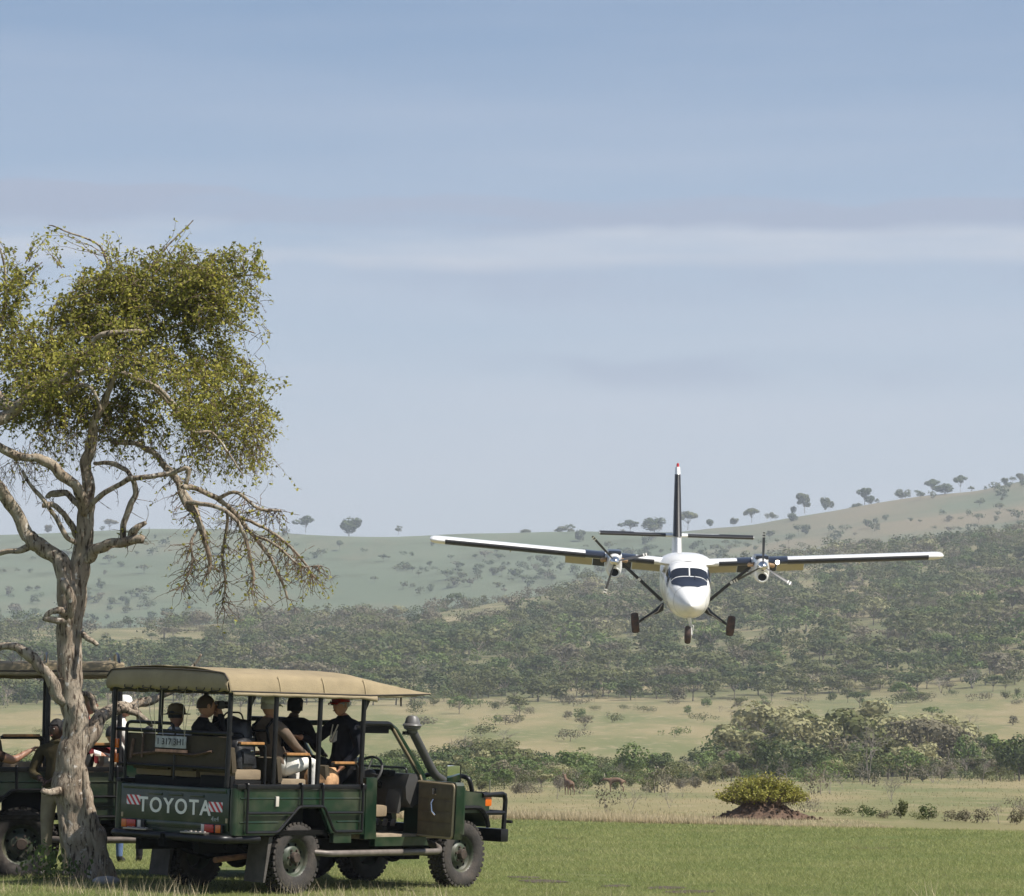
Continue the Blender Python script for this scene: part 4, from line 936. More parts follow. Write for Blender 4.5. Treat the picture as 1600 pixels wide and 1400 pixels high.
def person(label, M, J, skin, top, trousers, shoes, sleeve=1.0, hair=None, hat=None, bulk=1.0, head_yaw=0., head_pitch=0., hairlen=0, group=None, grip=.5, scale=1.0):
    J = {k: Vector(v) for k, v in J.items()}
    V = []; E = []; Rd = []; seg = []
    def v(p, r, par=None, part=None):
        V.append(tuple(p)); Rd.append(r); i = len(V)-1
        if par is not None: E.append((par, i)); seg.append((par, i, part))
        return i
    b = bulk
    pe = v(J['pelvis'], (.135*b, .125*b)); sp = v(J['spine'], (.130*b, .120*b), pe, 'top'); ch = v(J['chest'], (.145*b, .135*b), sp, 'top')
    uc = v(J['chest'].lerp(J['neck'], .55), (.105*b, .095*b), ch, 'top'); nk = v(J['neck'], (.060, .060), uc, 'top'); nh = v(J['neck'].lerp(J['head'], .45), (.053, .053), nk, 'skin')
    for s, sg in (('l', 1), ('r', -1)):
        cl = v(J['chest'].lerp(J['sh'+s], .55)+Vector((0, 0, .02)), (.085*b, .085*b), uc, 'top')
        sh = v(J['sh'+s], (.070*b, .070*b), cl, 'top'); el = v(J['el'+s], (.050*b, .050*b), sh, 'slv'); wr = v(J['wr'+s], (.034*(b if sleeve > .9 else 1), .034*(b if sleeve > .9 else 1)), el, 'slv2')
        d = (J['wr'+s]-J['el'+s]).normalized(); side = d.cross(Vector((0, 0, 1)));  side = side.normalized() if side.length > .1 else Vector((0, 1, 0)); dn = side.cross(d).normalized()
        if dn.z > 0: dn = -dn
        p0 = J['wr'+s]+d*.045; pm = v(p0, (.026, .019), wr, 'skin'); pk = v(p0+d*.045, (.034, .016), pm, 'skin')
        for k, (off, ln) in enumerate(((-.030, .070), (-.010, .080), (.010, .075), (.030, .058))):
            q1 = p0+d*.055+side*off; f1 = v(q1+(d*(1-grip*.4)+dn*grip*.5).normalized()*ln*.5, (.0095, .0095), pk, 'skin')
            q2 = Vector(V[f1])+(d*(1-grip)+dn*grip*1.2).normalized()*ln*.5; v(q2, (.008, .008), f1, 'skin')
        t1 = v(p0-side*sg*(.035 if side.y*sg > 0 else -.035)+d*.012+dn*.012, (.011, .011), pm, 'skin'); v(Vector(V[t1])+(d*.8+dn*.5).normalized()*.035, (.009, .009), t1, 'skin')
        hp = v(J['hp'+s], (.092*b, .092*b), pe, 'leg'); th = v(J['hp'+s].lerp(J['kn'+s], .4), (.086*b, .086*b), hp, 'leg')
        kn = v(J['kn'+s], (.064*b, .064*b), th, 'leg'); ca = v(J['kn'+s].lerp(J['an'+s], .4), (.058*b, .058*b), kn, 'leg'); an = v(J['an'+s], (.046, .046), ca, 'leg')
        fw = Vector((1, .12*sg, 0)).normalized()
        he = v(J['an'+s]+Vector((0, 0, -.035)), (.044, .042), an, 'shoe'); v(J['an'+s]+fw*.16+Vector((0, 0, -.05)), (.040, .028), he, 'shoe')
    me = bpy.data.meshes.new('skel'); me.from_pydata(V, E, []); o = bpy.data.objects.new('skel', me); COL.objects.link(o)
    o.modifiers.new('s', 'SKIN'); sd = me.skin_vertices[0].data
    for i, r in enumerate(Rd): sd[i].radius = r
    sd[0].use_root = True
    o.modifiers['s'].use_smooth_shade = True; ss = o.modifiers.new('u', 'SUBSURF'); ss.levels = 1; ss.render_levels = 1
    bpy.context.view_layer.update(); dg = bpy.context.evaluated_depsgraph_get()
    bm = bpy.data.meshes.new_from_object(o.evaluated_get(dg)); bpy.data.objects.remove(o)
    slots = [skin, top, trousers, shoes, M_eyew, M_eyeb, M_lip]
    idx = {'skin': 0, 'top': 1, 'leg': 2, 'shoe': 3}
    A = np.array(V); cs = np.zeros(len(bm.polygons)*3); bm.polygons.foreach_get('center', cs); cs = cs.reshape(-1, 3)
    best = np.full(len(cs), 1e9); which = np.zeros(len(cs), int); par = np.zeros(len(cs)); RdA = np.array([max(r) for r in Rd])
    for n, (i, j, part) in enumerate(seg):
        a, c = A[i], A[j]; ab = c-a; t = np.clip(((cs-a)@ab)/max(ab@ab, 1e-9), 0, 1); d = np.linalg.norm(cs-(a+t[:, None]*ab), axis=1) - (RdA[i]*(1-t)+RdA[j]*t)*.8
        k = d < best; best[k] = d[k]; which[k] = n; par[k] = t[k]
    mi = np.zeros(len(cs), int)
    for n, (i, j, part) in enumerate(seg):
        k = which == n
        if part == 'slv': mi[k] = np.where(par[k] < (1.01 if sleeve > .5 else sleeve*2), 1, 0)
        elif part == 'slv2': mi[k] = np.where(par[k] < (sleeve-.5)*2-.0 if sleeve > .5 else False, 1, 0)
        else: mi[k] = idx[part]
    k = (mi == 1) & (cs[:, 2] < J['pelvis'].z+.02); mi[k] = 2
    bmv = [tuple(x.co) for x in bm.vertices]; bf = [tuple(p.vertices) for p in bm.polygons]; body = MB(); body.add(bmv, bf); body.m = mi.tolist(); bpy.data.meshes.remove(bm)
    HM = Matrix.Translation(J['head']) @ Matrix.Rotation(head_yaw, 4, 'Z') @ Matrix.Rotation(head_pitch, 4, 'Y')
    h = head_mesh(None, None); body.add([HM @ Vector(p) for p in h.v], h.f); body.m[-len(h.f):] = [0 if q == 0 else q+3 for q in h.m]
    o = body.build('person', slots, None, angle=180, fix=False); o.matrix_world = M @ Matrix.Scale(scale, 4); tag(o, label, 'person', group)
    def sub(m, name, mt):
        m.v = [tuple(HM @ Vector(p)) for p in m.v]; return m.build(name, mt, o, angle=60)
    if hair is not None:
        m = MB(); P = []
        for i in range(9):
            t = (math.pi*.56)*i/8; row = []
            for k in range(20):
                a = 2*math.pi*k/20; s = max(math.sin(t), .03); lim = 1 if math.cos(a) < .35 else max(0, 1-(i/8)*.75)
                z = math.cos(t)*.124 if math.cos(a) < .35 else max(math.cos(t), .45)*.124
                row.append((.108*s*math.cos(a)*(1 if math.cos(a) < .35 else .97)-.004, .083*s*math.sin(a), z+.006*(1-hairlen)-(.05*hairlen if i > 6 and math.cos(a) < .35 else 0)))
            P.append(row)
        m.grid(P, 0, True); sub(m, 'hair', hair)
    if hat is not None:
        kind, hm_ = hat; m = MB()
        m.lathe([(.0, .148), (.055, .143), (.088, .118), (.100, .075), (.102, .035)], axis='z', seg=20)
        if kind == 'cap':
            P = []
            for r in (0, .5, 1): P.append([(.085+.085*r*math.cos(a*.9), .086*math.sin(a)*(1-.12*r), .040-.018*r-.012*(a*r)**2) for a in np.linspace(-1.25, 1.25, 9)])
            m.grid(P)
        else:
            m.lathe([(.100, .040), (.125, .032), (.150, .026), (.158, .030)], axis='z', seg=22)
        x = sub(m, 'cap' if kind == 'cap' else 'hat', hm_); s_ = x.modifiers.new('t', 'SOLIDIFY'); s_.thickness = .006
    return o
def on(T, x, y, z, yaw):
    """upright frame at a truck-local point, facing `yaw` about z relative to the truck"""
    p = T.matrix_world @ Vector((x, y, z)); return Matrix.Translation(p) @ Matrix.Rotation(T.rotation_euler.z+yaw, 4, 'Z')
def at(px, D, yaw, dz=0.0):
    x = place_px(px, D); return Matrix.Translation((x, D, zg(x, D)+dz)) @ Matrix.Rotation(yaw, 4, 'Z')
def pose(base, **k): d = dict(base); d.update(k); return d
C_shoe = mat('dark_leather_shoe', (.02, .017, .015), .6)
# lettered truck
p1 = person('man in pale grey cap, taupe jumper and white trousers sitting in the middle row', on(TR1, .0, -.46, 1.25, 0),
       pose(SIT, spine=(-.06, 0, .28), chest=(-.13, 0, .46), neck=(-.14, 0, .61), head=(-.10, 0, .755), shl=(-.14, .18, .55), shr=(-.14, -.18, .55), elr=(.06, -.25, .31), wrr=(.30, -.15, .26), ell=(.06, .24, .30), wrl=(.28, .10, .26), knr=(.44, -.16, .17), knl=(.43, .10, .15), anr=(.42, -.18, -.30), anl=(.40, .1, -.30)),
       SK_FAIR, cloth('taupe_jumper', (.155, .115, .085)), cloth('white_trousers', (.74, .72, .67), .06), C_shoe, hair=HAIR_G, hat=('cap', cloth('pale_grey_cap', (.50, .50, .46))), bulk=1.08, head_yaw=-.1)
v = MB(); 
for yy in (.115, -.115): v.tube([(-.03, yy, .33), (.0, yy*1.05, .46), (-.06, yy*1.0, .605), (-.16, yy*.95, .625), (-.265, yy*.9, .54), (-.225, yy*.85, .36)], .017, 6)
v.tube([(-.265, .1, .50), (-.268, -.1, .50)], .016, 6); v.build('harness', cloth('black_strap', (.012, .012, .014)), p1)
person('man in red cap, dark glasses and navy jacket by the front canopy post', on(TR1, 1.10, -.50, 1.275, R_(165)),
       pose(SIT, spine=(.0, 0, .28), chest=(.0, 0, .47), neck=(0, 0, .63), head=(.04, 0, .775), shl=(0, .19, .57), shr=(0, -.19, .57), elr=(.20, -.27, .38), wrr=(.44, -.20, .42), ell=(-.02, .27, .29), wrl=(.16, .22, .10), knl=(.18, .12, -.06), knr=(.20, -.12, -.05), anl=(.12, .12, -.42), anr=(.14, -.12, -.42)),
       SK_FAIR, cloth('navy_jacket', (.010, .011, .016)), cloth('black_trousers', (.010, .010, .011)), C_shoe, hair=HAIR_G, hat=('cap', cloth('red_cap', (.30, .022, .014))), bulk=1.18, head_yaw=.15, grip=.15)
rc = bpy.data.objects[-1] if False else [o for o in bpy.data.objects if o.get('label', '').startswith('man in red cap')][0]
g = MB(); 
for s in (1, -1): g.box((.137, .033*s, .790), (.010, .045, .030), bev=.006).box((.08, .080*s, .795), (.11, .006, .010))
g.v = [tuple(Matrix.Translation((.04, 0, 0)) @ Matrix.Rotation(.15, 4, 'Z') @ Vector((a[0]-.04, a[1], a[2]))) for a in g.v]
g.build('sunglasses', mat('black_glasses', (.01, .01, .01), .15), rc)
MB().prism([(.0, .62), (.05, .60), (.155, .40), (.165, .36), (.12, .38)], 'y', -.035, .035).build('shirt_front', cloth('grey_shirt', (.42, .40, .36)), rc)
MB().tube([(.11, .05, .56), (.17, .02, .40), (.17, -.02, .40), (.11, -.05, .56)], .008, 5).ball((.175, 0, .39), .018).build('lanyard', mat('pale_lanyard', (.6, .55, .45), .6), rc)
person('person in black hooded jacket in the far front row under the canopy', on(TR1, .86, .02, 1.27, .1), SIT, SK_DARK, cloth('black_jacket', (.008, .008, .009)), cloth('black_jeans', (.010, .010, .012)), C_shoe, hair=cloth('black_hood', (.009, .009, .010)), bulk=1.2, hairlen=1)
p4_ = person('dark haired person holding a camera to the face in the rear row', on(TR1, -.76, -.10, 1.22, -.5),
       pose(SIT, elr=(.16, -.25, .42), wrr=(.16, -.07, .68), ell=(.18, .24, .42), wrl=(.16, .07, .68)), SK_FAIR, cloth('charcoal_jacket', (.014, .013, .013)), cloth('dark_green_trousers', (.03, .045, .035)), C_shoe, hair=mat('brown_hair', (.05, .03, .016), .7), bulk=1.05)
MB().box((.17, 0, .79), (.07, .14, .09), bev=.01).lathe([(.0, .27), (.038, .27), (.042, .20)], c=(0, 0, .79), axis='x', seg=14).build('camera', mat('black_camera_body', (.012, .012, .012), .4), p4_)
person('person in brown sun hat and white shirt at the far side of the rear row', on(TR1, -.72, .36, 1.10, .2), SIT, SK_FAIR, cloth('white_shirt', (.72, .72, .70), .08), cloth('blue_trousers', (.10, .16, .32)), C_shoe, hair=HAIR_B, hat=('hat', cloth('brown_hat', (.15, .115, .065))), sleeve=.35)
# rear truck
w1 = person('dark haired man in white shirt and black waistcoat sitting in the rear truck', on(TR2, .50, -.30, 1.09, .25), SIT, SK_FAIR, cloth('bright_white_shirt', (.78, .78, .77), .05), cloth('grey_trousers', (.10, .10, .11)), C_shoe, hair=HAIR_B, scale=1.05)
person('person in maroon top and beige trousers sitting behind the tree trunk', on(TR2, .66, -.52, 1.12, .05), SIT, SK_FAIR, cloth('maroon_top', (.13, .018, .020)), cloth('beige_trousers', (.44, .39, .30)), C_shoe, hair=mat('fair_hair', (.25, .16, .07), .7), scale=1.05)
person('person in white cap and white shirt at the front of the rear truck', on(TR2, 1.06, .10, 1.13, .0), SIT, SK_FAIR, cloth('off_white_shirt', (.70, .68, .63), .08), cloth('stone_trousers', (.35, .31, .24)), C_shoe, hair=HAIR_B, hat=('hat', cloth('white_hat', (.80, .80, .78), .04)))
# standing
rg = person('ranger in olive jacket and khaki trousers standing left of the tree trunk', at(92, 44.3, R_(-105)),
       pose(STAND, elr=(.06, -.28, 1.14), wrr=(.27, -.10, 1.10), ell=(.06, .28, 1.14), wrl=(.27, .08, 1.08)), SK_DARK, cloth('olive_jacket', (.060, .048, .024)), cloth('khaki_trousers', (.34, .29, .20)), C_shoe, hair=HAIR_B, bulk=1.15, head_yaw=-.35, scale=1.03)
cl = MB().lathe([(.078, 1.475), (.088, 1.505), (.070, 1.53)], axis='z', seg=16).build('collar', cloth('olive_collar', (.085, .068, .036)), rg)
person('man in brown T-shirt and khaki trousers at the left edge, arm on the truck rail', at(-30, 44.2, R_(60)),
       pose(STAND, elr=(.20, -.34, 1.33), wrr=(.36, -.42, 1.43), ell=(.1, .26, 1.15)), SK_FAIR, cloth('brown_tshirt', (.045, .026, .018)), cloth('sand_trousers', (.25, .20, .14)), C_shoe, sleeve=.30, hair=HAIR_B, bulk=1.08)
person('person in blue jeans standing between the trucks, legs seen beside the trunk', at(176, 49.4, R_(80)), STAND, SK_FAIR, cloth('grey_top', (.16, .16, .17)), cloth('blue_jeans', (.10, .15, .27)), C_shoe, hair=HAIR_B)
person('person in black trousers standing beyond the trucks, legs seen under the lettered tailgate', at(235, 49.8, R_(100)), STAND, SK_FAIR, cloth('dark_grey_top', (.04, .04, .045)), cloth('black_cotton_trousers', (.012, .012, .014)), C_shoe, hair=HAIR_B)
# bags and things on the seats
def bag(name, label, cat, T, x, y, z, size, m, seed, strap=True):
    root = empty(name); root.matrix_world = on(T, x, y, z, .1*seed); tag(root, label, cat)
    bm = bmesh.new(); bmesh.ops.create_cube(bm, size=1); bmesh.ops.subdivide_edges(bm, edges=bm.edges[:], cuts=5, use_grid_fill=True)
    for v in bm.verts:
        c = v.co.copy(); r = c.normalized()*.62; c = c.lerp(r, .45); k = 1-.22*(c.z+.5)
        n_ = mnoise.noise(c*3+Vector((seed*3, 1, 0)))*.07
        v.co = Vector((c.x*size[0]*k, c.y*size[1]*k, (c.z+.46)*size[2]))*(1+n_)
    b = MB(); bm.verts.index_update(); b.add([v.co[:] for v in bm.verts], [[v.index for v in f.verts] for f in bm.faces]); bm.free()
    b.build('bag_body', m, root, angle=70)
    if strap:
        MB().tube(arc([(size[0]*.1, -size[1]*.3, size[2]*.85), (size[0]*.15, -size[1]*.2, size[2]*1.12), (size[0]*.15, size[1]*.2, size[2]*1.12), (size[0]*.1, size[1]*.3, size[2]*.85)], .05), .010, 6).build('bag_strap', M_blackbox, root)
        MB().box((0, -size[1]*.46, size[2]*.35), (size[0]*.6, .05, size[2]*.4), bev=.02).build('bag_pocket', m, root)
        MB().box((size[0]*.1, -size[1]*.52, size[2]*.56), (.05, .012, .02), bev=.003).build('buckle', M_chrome, root)
    return root
M_bag = mat('black_nylon', (.016, .016, .018), .5, var=.3, vscale=9, bump=.5, bscale=20)
bag('camera_bag', 'black camera bag with pocket and buckle on the rear right seat', 'bag', TR1, -.74, -.50, 1.335, (.36, .42, .34), M_bag, 1)
bag('backpack', 'bulging black backpack leaning behind the camera bag', 'backpack', TR1, -.52, -.26, 1.40, (.34, .50, .48), M_bag, 2)
bag('cloth_bag', 'crumpled orange tan cloth bag on the front row seat', 'bag', TR1, .66, -.56, 1.155, (.36, .34, .22), mat('tan_cloth_bag', (.52, .30, .15), .9, var=.3, vscale=9, bump=.5, bscale=18), 3, False)
# ------------------------------------------------------------ the big tree in front of the trucks
TD = 43.5
bark = bpy.data.materials.new('pale_rough_bark'); bark.use_nodes = True
def _bark():
    t = bark.node_tree; b = t.nodes['Principled BSDF']; N = t.nodes.new; L = t.links.new
    tcn = N('ShaderNodeTexCoord')
    def NZ(sc, d, r=.6):
        mp = N('ShaderNodeMapping'); mp.inputs['Scale'].default_value = sc; L(tcn.outputs['Object'], mp.inputs[0])
        n = N('ShaderNodeTexNoise'); n.inputs['Scale'].default_value = 1; n.inputs['Detail'].default_value = d; n.inputs['Roughness'].default_value = r; L(mp.outputs[0], n.inputs[0]); return n.outputs[0]
    def MR(x, a, c):
        n = N('ShaderNodeMapRange'); n.inputs[1].default_value = a; n.inputs[2].default_value = c; L(x, n.inputs[0]); return n.outputs[0]
    def MX(f, a, c):
        n = N('ShaderNodeMix'); n.data_type = 'RGBA'; L(f, n.inputs[0])
        for i, v in ((6, a), (7, c)):
            if isinstance(v, tuple): n.inputs[i].default_value = (*v, 1)
            else: L(v, n.inputs[i])
        return n.outputs[2]
    c = MX(MR(NZ((7, 7, 3), 6), .35, .65), (.27, .21, .155), (.42, .36, .28))
    c = MX(MR(NZ((30, 30, 5), 5), .52, .62), c, (.085, .062, .045))
    c = MX(MR(NZ((14, 14, 12), 5), .60, .68), c, (.60, .56, .50))
    L(c, b.inputs['Base Color']); b.inputs['Roughness'].default_value = .92; b.inputs['Specular IOR Level'].default_value = .15
    bp = N('ShaderNodeBump'); bp.inputs['Strength'].default_value = .9; bp.inputs['Distance'].default_value = .03; L(NZ((34, 34, 7), 6, .7), bp.inputs['Height']); L(bp.outputs[0], b.inputs['Normal'])
_bark()
M_twig = mat('brown_thorn_twigs', (.165, .115, .078), .9, var=.35, vscale=3)
base = pt(140, 1368, TD)
tree = empty('thorn_tree', (base.x, base.y, zg(base.x, base.y))); tag(tree, 'big gnarled thorn tree with pale flaking bark and yellow green crown', 'tree')
T0 = Vector(tree.location); SCL = TD/FPX
def tp(px, py, dd=0.): return pt(px, py, TD+dd)-T0
def spline(P, n=6):
    """smooth a list of (px, py, r[, depth]) into points and radii in metres"""
    P = [(*p, 0.) if len(p) == 3 else p for p in P]; V = [(tp(p[0], p[1], p[3]), p[2]*SCL) for p in P]; pts = []; rs = []
    for i in range(len(V)-1):
        p0, p1, p2, p3 = V[max(i-1, 0)][0], V[i][0], V[i+1][0], V[min(i+2, len(V)-1)][0]
        for k in range(n):
            t = k/n; q = .5*((2*p1)+(p2-p0)*t+(2*p0-5*p1+4*p2-p3)*t*t+(3*p1-p0-3*p2+p3)*t**3)
            pts.append(q); rs.append(V[i][1]*(1-t)+V[i+1][1]*t)
    pts.append(V[-1][0]); rs.append(V[-1][1]); return pts, rs
def knobbly(amp, fl=0.0, n=5):
    def f(i, k, p):
        a = k/14*2*math.pi
        return 1 + amp*mnoise.noise(p*4.5+Vector((math.cos(a), math.sin(a), 0))*.9) + fl*max(0, 1-p.z/1.5)*math.sin(a*n+p.z*2.2+.6)
    return f
LIMBS = []
def limb(m, P, n=6, seg=12, amp=.22, fl=0.):
    pts, rs = spline(P, n)
    w = [Vector((mnoise.noise(p*3.1)+.6*mnoise.noise(p*8), mnoise.noise(p*3.1+Vector((9, 0, 0)))*.6, mnoise.noise(p*3.1+Vector((0, 9, 0)))+.6*mnoise.noise(p*8+Vector((0, 5, 0))))) for p in pts]
    rs = [r*(1+(.20 if r < .07 else .05)*mnoise.noise(p*6+Vector((3, 3, 3)))) for p, r in zip(pts, rs)]
    pts = [p+q*(min(.055, max(.018, r*.8)) if r < .09 else .022)*(1 if 0 < i < len(pts)-1 else 0) for i, (p, q, r) in enumerate(zip(pts, w, rs))]
    m.tube(pts, rs, seg, jit=(lambda i, k, p: 1+amp*mnoise.noise(p*5+Vector((math.cos(k*2*math.pi/seg), math.sin(k*2*math.pi/seg), 0))) + fl*max(0, 1-p.z/1.6)*math.sin(k*2*math.pi/seg*5+p.z*1.5)) if amp else None)
    LIMBS.append((pts, rs)); return pts, rs
tk = MB()
limb(tk, [(143, 1378, 36), (139, 1352, 31), (131, 1311, 30), (120, 1266, 27), (110, 1228, 29), (112, 1190, 23), (118, 1141, 19.5), (112, 1090, 19), (109, 1044, 19), (108, 1000, 19), (110, 962, 20), (114, 930, 19), (118, 912, 15)], 10, 28, .20, .15)
tk.tube(*spline([(116, 1368, 9, -.14), (112, 1330, 9, -.12), (102, 1290, 9, -.10), (96, 1250, 9, -.05), (96, 1215, 5, 0)], 6)[:1], spline([(116, 1368, 9), (112, 1330, 9), (102, 1290, 9), (96, 1250, 9), (96, 1215, 5)], 6)[1], 10, jit=lambda i, k, p: 1+.25*mnoise.noise(p*6+Vector((k, 0, 0))))
tk.tube(*spline([(160, 1374, 12, -.12), (158, 1335, 11, -.14), (146, 1290, 10, -.16), (136, 1245, 8, -.14), (132, 1200, 4, -.1)], 6)[:1], spline([(160, 1374, 12), (158, 1335, 11), (146, 1290, 10), (136, 1245, 8), (132, 1200, 4)], 6)[1], 10, jit=lambda i, k, p: 1+.25*mnoise.noise(p*6+Vector((k, 0, 0))))
limb(tk, [(114, 960, 15), (120, 925, 15), (124, 895, 15.5), (129, 860, 14.5), (132, 825, 14), (136, 790, 12.5), (138, 760, 10.5), (140, 725, 9), (142, 690, 8.5), (152, 650, 6.5, -.1), (172, 605, 5, -.2), (190, 560, 3.5, -.3)], 6, 14)
limb(tk, [(106, 968, 14, -.05), (103, 930, 15, -.05), (100, 895, 14, -.05), (92, 872, 13), (72, 860, 12), (50, 848, 11.5), (33, 822, 10), (15, 782, 9.5, -.1), (-8, 752, 9, -.2), (-40, 720, 8, -.4), (-70, 660, 6, -.6)], 6, 14)
tko = tk.build('trunk', bark, tree, angle=180)
br = MB()
B_ = [[(52, 852, 5), (35, 860, 5), (12, 861, 4.5), (-15, 868, 4)],
      [(136, 800, 8, -.1), (128, 772, 8.5, -.2), (105, 748, 8.5, -.3), (80, 728, 8, -.35), (55, 717, 7.5, -.4), (25, 713, 7, -.4), (-15, 690, 6, -.5)],
      [(139, 798, 4, -.1), (152, 780, 4.5, -.2), (175, 762, 4.3, -.3), (200, 750, 4, -.4), (235, 744, 4, -.5), (268, 738, 3.8, -.5), (290, 731, 4.2, -.5), (294, 740, 4, -.5), (290, 756, 3.5, -.5)],
      [(126, 878, 10), (145, 866, 9.5, -.1), (165, 854, 8.5, -.2), (188, 845, 8, -.3), (208, 840, 7.5, -.35), (224, 843, 6.5, -.4)],
      [(204, 842, 5, -.3), (206, 830, 6, -.35), (214, 824, 5.5, -.4), (228, 816, 3, -.4)],
      [(191, 842, 5, -.3), (196, 815, 5, -.3), (204, 785, 4.6, -.3), (211, 765, 4.4, -.3), (203, 740, 4.2, -.3), (186, 727, 4, -.2), (168, 722, 3.5, -.1), (148, 724, 3, 0)],
      [(176, 690, 3, .3), (206, 692, 4.5, .2), (232, 703, 5, .1), (255, 722, 5.2, 0), (270, 742, 5.5, -.1), (284, 764, 5.8, -.15), (292, 790, 5, -.2), (304, 800, 4.5, -.2)],
      [(280, 755, 5, -.15), (300, 790, 4.6, -.2), (312, 820, 4.4, -.3), (322, 850, 4, -.3), (328, 875, 3.2, -.3), (326, 896, 2.2, -.3)],
      [(286, 762, 4.5, -.2), (310, 766, 4.3, 0), (336, 776, 4.2, .1), (358, 794, 4, .2), (378, 815, 3.6, .2), (398, 838, 3.2, .2), (420, 868, 3, .2), (438, 900, 2.6, .2), (450, 936, 1.6, .2)],
      [(290, 785, 3.6, -.2), (330, 790, 3.6, -.4), (360, 803, 3.4, -.5), (378, 828, 3, -.5), (388, 862, 2.6, -.5), (396, 900, 2.2, -.5), (392, 925, 1.4, -.5)],
      [(340, 778, 3, .1), (372, 770, 2.8, .1), (405, 793, 2.5, .1), (438, 797, 1.6, .1)],
      [(370, 806, 2.6, .2), (405, 820, 2.6, .3), (440, 842, 2.3, .3), (468, 868, 2, .3), (492, 902, 1.2, .3)],
      [(398, 838, 2.4, .2), (420, 846, 2.2, 0), (446, 866, 2, 0), (470, 884, 1.5, 0), (500, 884, .9, 0)],
      [(355, 795, 2.6, .2), (352, 830, 2.4, .3), (348, 870, 2.2, .3), (352, 905, 1.8, .3), (348, 945, 1.0, .3)],
      [(312, 822, 2.6, -.3), (298, 850, 2.2, -.4), (300, 880, 1.8, -.4), (288, 915, 1.0, -.4)],
      [(135, 812, 5, .2), (122, 838, 5.2, .1), (108, 820, 5, 0), (95, 800, 4.6, -.1), (82, 788, 4, -.1), (66, 790, 3.5, -.1)],
      [(134, 790, 6, .1), (120, 784, 5.5, .1), (104, 772, 5.2, .2), (84, 770, 5, .2), (74, 778, 4.2, .2)],
      [(118, 848, 4, -.2), (104, 838, 4, -.3), (92, 815, 3.6, -.3), (78, 795, 3.4, -.3), (50, 760, 3, -.3), (35, 735, 2.5, -.3)],
      [(-60, 600, 12, -.4), (-20, 608, 11, -.5), (8, 630, 9.5, -.6), (24, 640, 8.5, -.6)], [(-50, 668, 9, -.5), (-5, 656, 9.5, -.6), (18, 646, 9.5, -.6), (36, 632, 8.5, -.7), (58, 612, 6.8, -.8), (85, 598, 5.8, -.9), (118, 584, 5.0, -1), (155, 579, 4.5, -1.1), (198, 587, 4.0, -1.1), (240, 602, 3.4, -1.1), (272, 630, 2.8, -1), (292, 660, 3, -1), (312, 672, 2.2, -.9)],
      [(110, 588, 5.5, -1), (124, 562, 5, -1.1), (140, 540, 4.6, -1.1), (160, 524, 4.2, -1.2), (190, 517, 3.8, -1.2), (226, 520, 3, -1.2)],
      [(100, 620, 3, -.9), (118, 608, 3, -1), (136, 603, 3, -1.1), (150, 618, 2.4, -1.1), (158, 640, 1.6, -1.1)],
      [(236, 602, 3.2, -1.1), (262, 628, 3, -.9), (284, 654, 3, -.8), (302, 674, 2.8, -.7), (330, 676, 2.2, -.6), (352, 700, 1.6, -.6), (380, 745, 1, -.6)],
      [(104, 1098, 10, -.05), (88, 1072, 9.5, -.1), (70, 1048, 9, -.1), (48, 1026, 8.5, -.1), (25, 1013, 7.5, -.1), (0, 1009, 7, -.1), (-30, 1018, 6, -.1)],
      [(124, 1172, 14, .05), (143, 1146, 13, .1), (160, 1120, 12, .2), (178, 1108, 10, .3), (205, 1104, 8, .5), (228, 1096, 7.5, .6), (252, 1087, 6, .7), (285, 1062, 3.5, .8), (303, 1040, 2.5, .9), (314, 1022, 2, .9)],
      [(186, 1108, 6, .3), (205, 1112, 5.5, .4), (220, 1122, 5, .5), (238, 1134, 3, .6)], [(208, 1106, 5, .5), (216, 1118, 5.5, .5), (217, 1128, 4, .5)],
      [(126, 1084, 4, .2), (142, 1092, 4.6, .3), (149, 1108, 4.6, .3), (156, 1118, 4.2, .25), (164, 1116, 4, .2)],
      [(104, 958, 6, -.2), (94, 953, 5.5, -.3), (82, 957, 5, -.3), (72, 964, 4, -.3)], [(102, 970, 5.5, -.25), (86, 971, 5, -.3), (68, 966, 4, -.3)], [(126, 990, 5, -.1), (140, 1000, 4.2, -.2), (152, 1008, 3, -.2)], [(94, 1236, 8, -.2), (80, 1238, 7, -.3), (66, 1234, 4.5, -.35)],
      [(100, 905, 7, -.25), (106, 925, 8, -.28), (110, 945, 7, -.26), (108, 965, 4, -.2)],
      [(160, 560, 3, .4), (150, 500, 3.2, .5), (170, 440, 2.8, .5), (165, 402, 2.2, .4), (150, 380, 1.8, .4), (120, 368, 1.5, .4), (76, 352, .8, .4)],
      [(170, 600, 4, .5), (205, 540, 3.6, .6), (235, 480, 3.2, .7), (240, 420, 2.4, .6), (262, 385, 1.6, .6), (302, 344, .8, .6)],
      [(190, 560, 3.2, -.3), (240, 520, 3, -.3), (290, 480, 2.6, -.2), (340, 440, 2.2, -.2), (400, 430, 1, -.2)], [(200, 540, 3, .7), (270, 510, 2.8, .9), (340, 500, 2.2, 1), (398, 520, 1, 1)],
      [(230, 600, 3, .7), (300, 570, 2.8, .8), (360, 585, 2.2, .9), (410, 640, 1, .9)], [(-60, 640, 6, .3), (-20, 560, 5, .2), (5, 490, 3.6, .1), (8, 430, 2.2, .1), (-5, 375, 1, .1)],
      [(140, 640, 4, .4), (100, 580, 3.6, .5), (80, 520, 3, .5), (90, 470, 1.6, .5)]]
for n_, P in enumerate(B_): limb(br, [(*p[:3], (p[3] if len(p) > 3 else 0)+(.75 if n_ >= len(B_)-7 else 0)) for p in P], 5, 8, .22)
br.build('branch', bark, tree, angle=180)
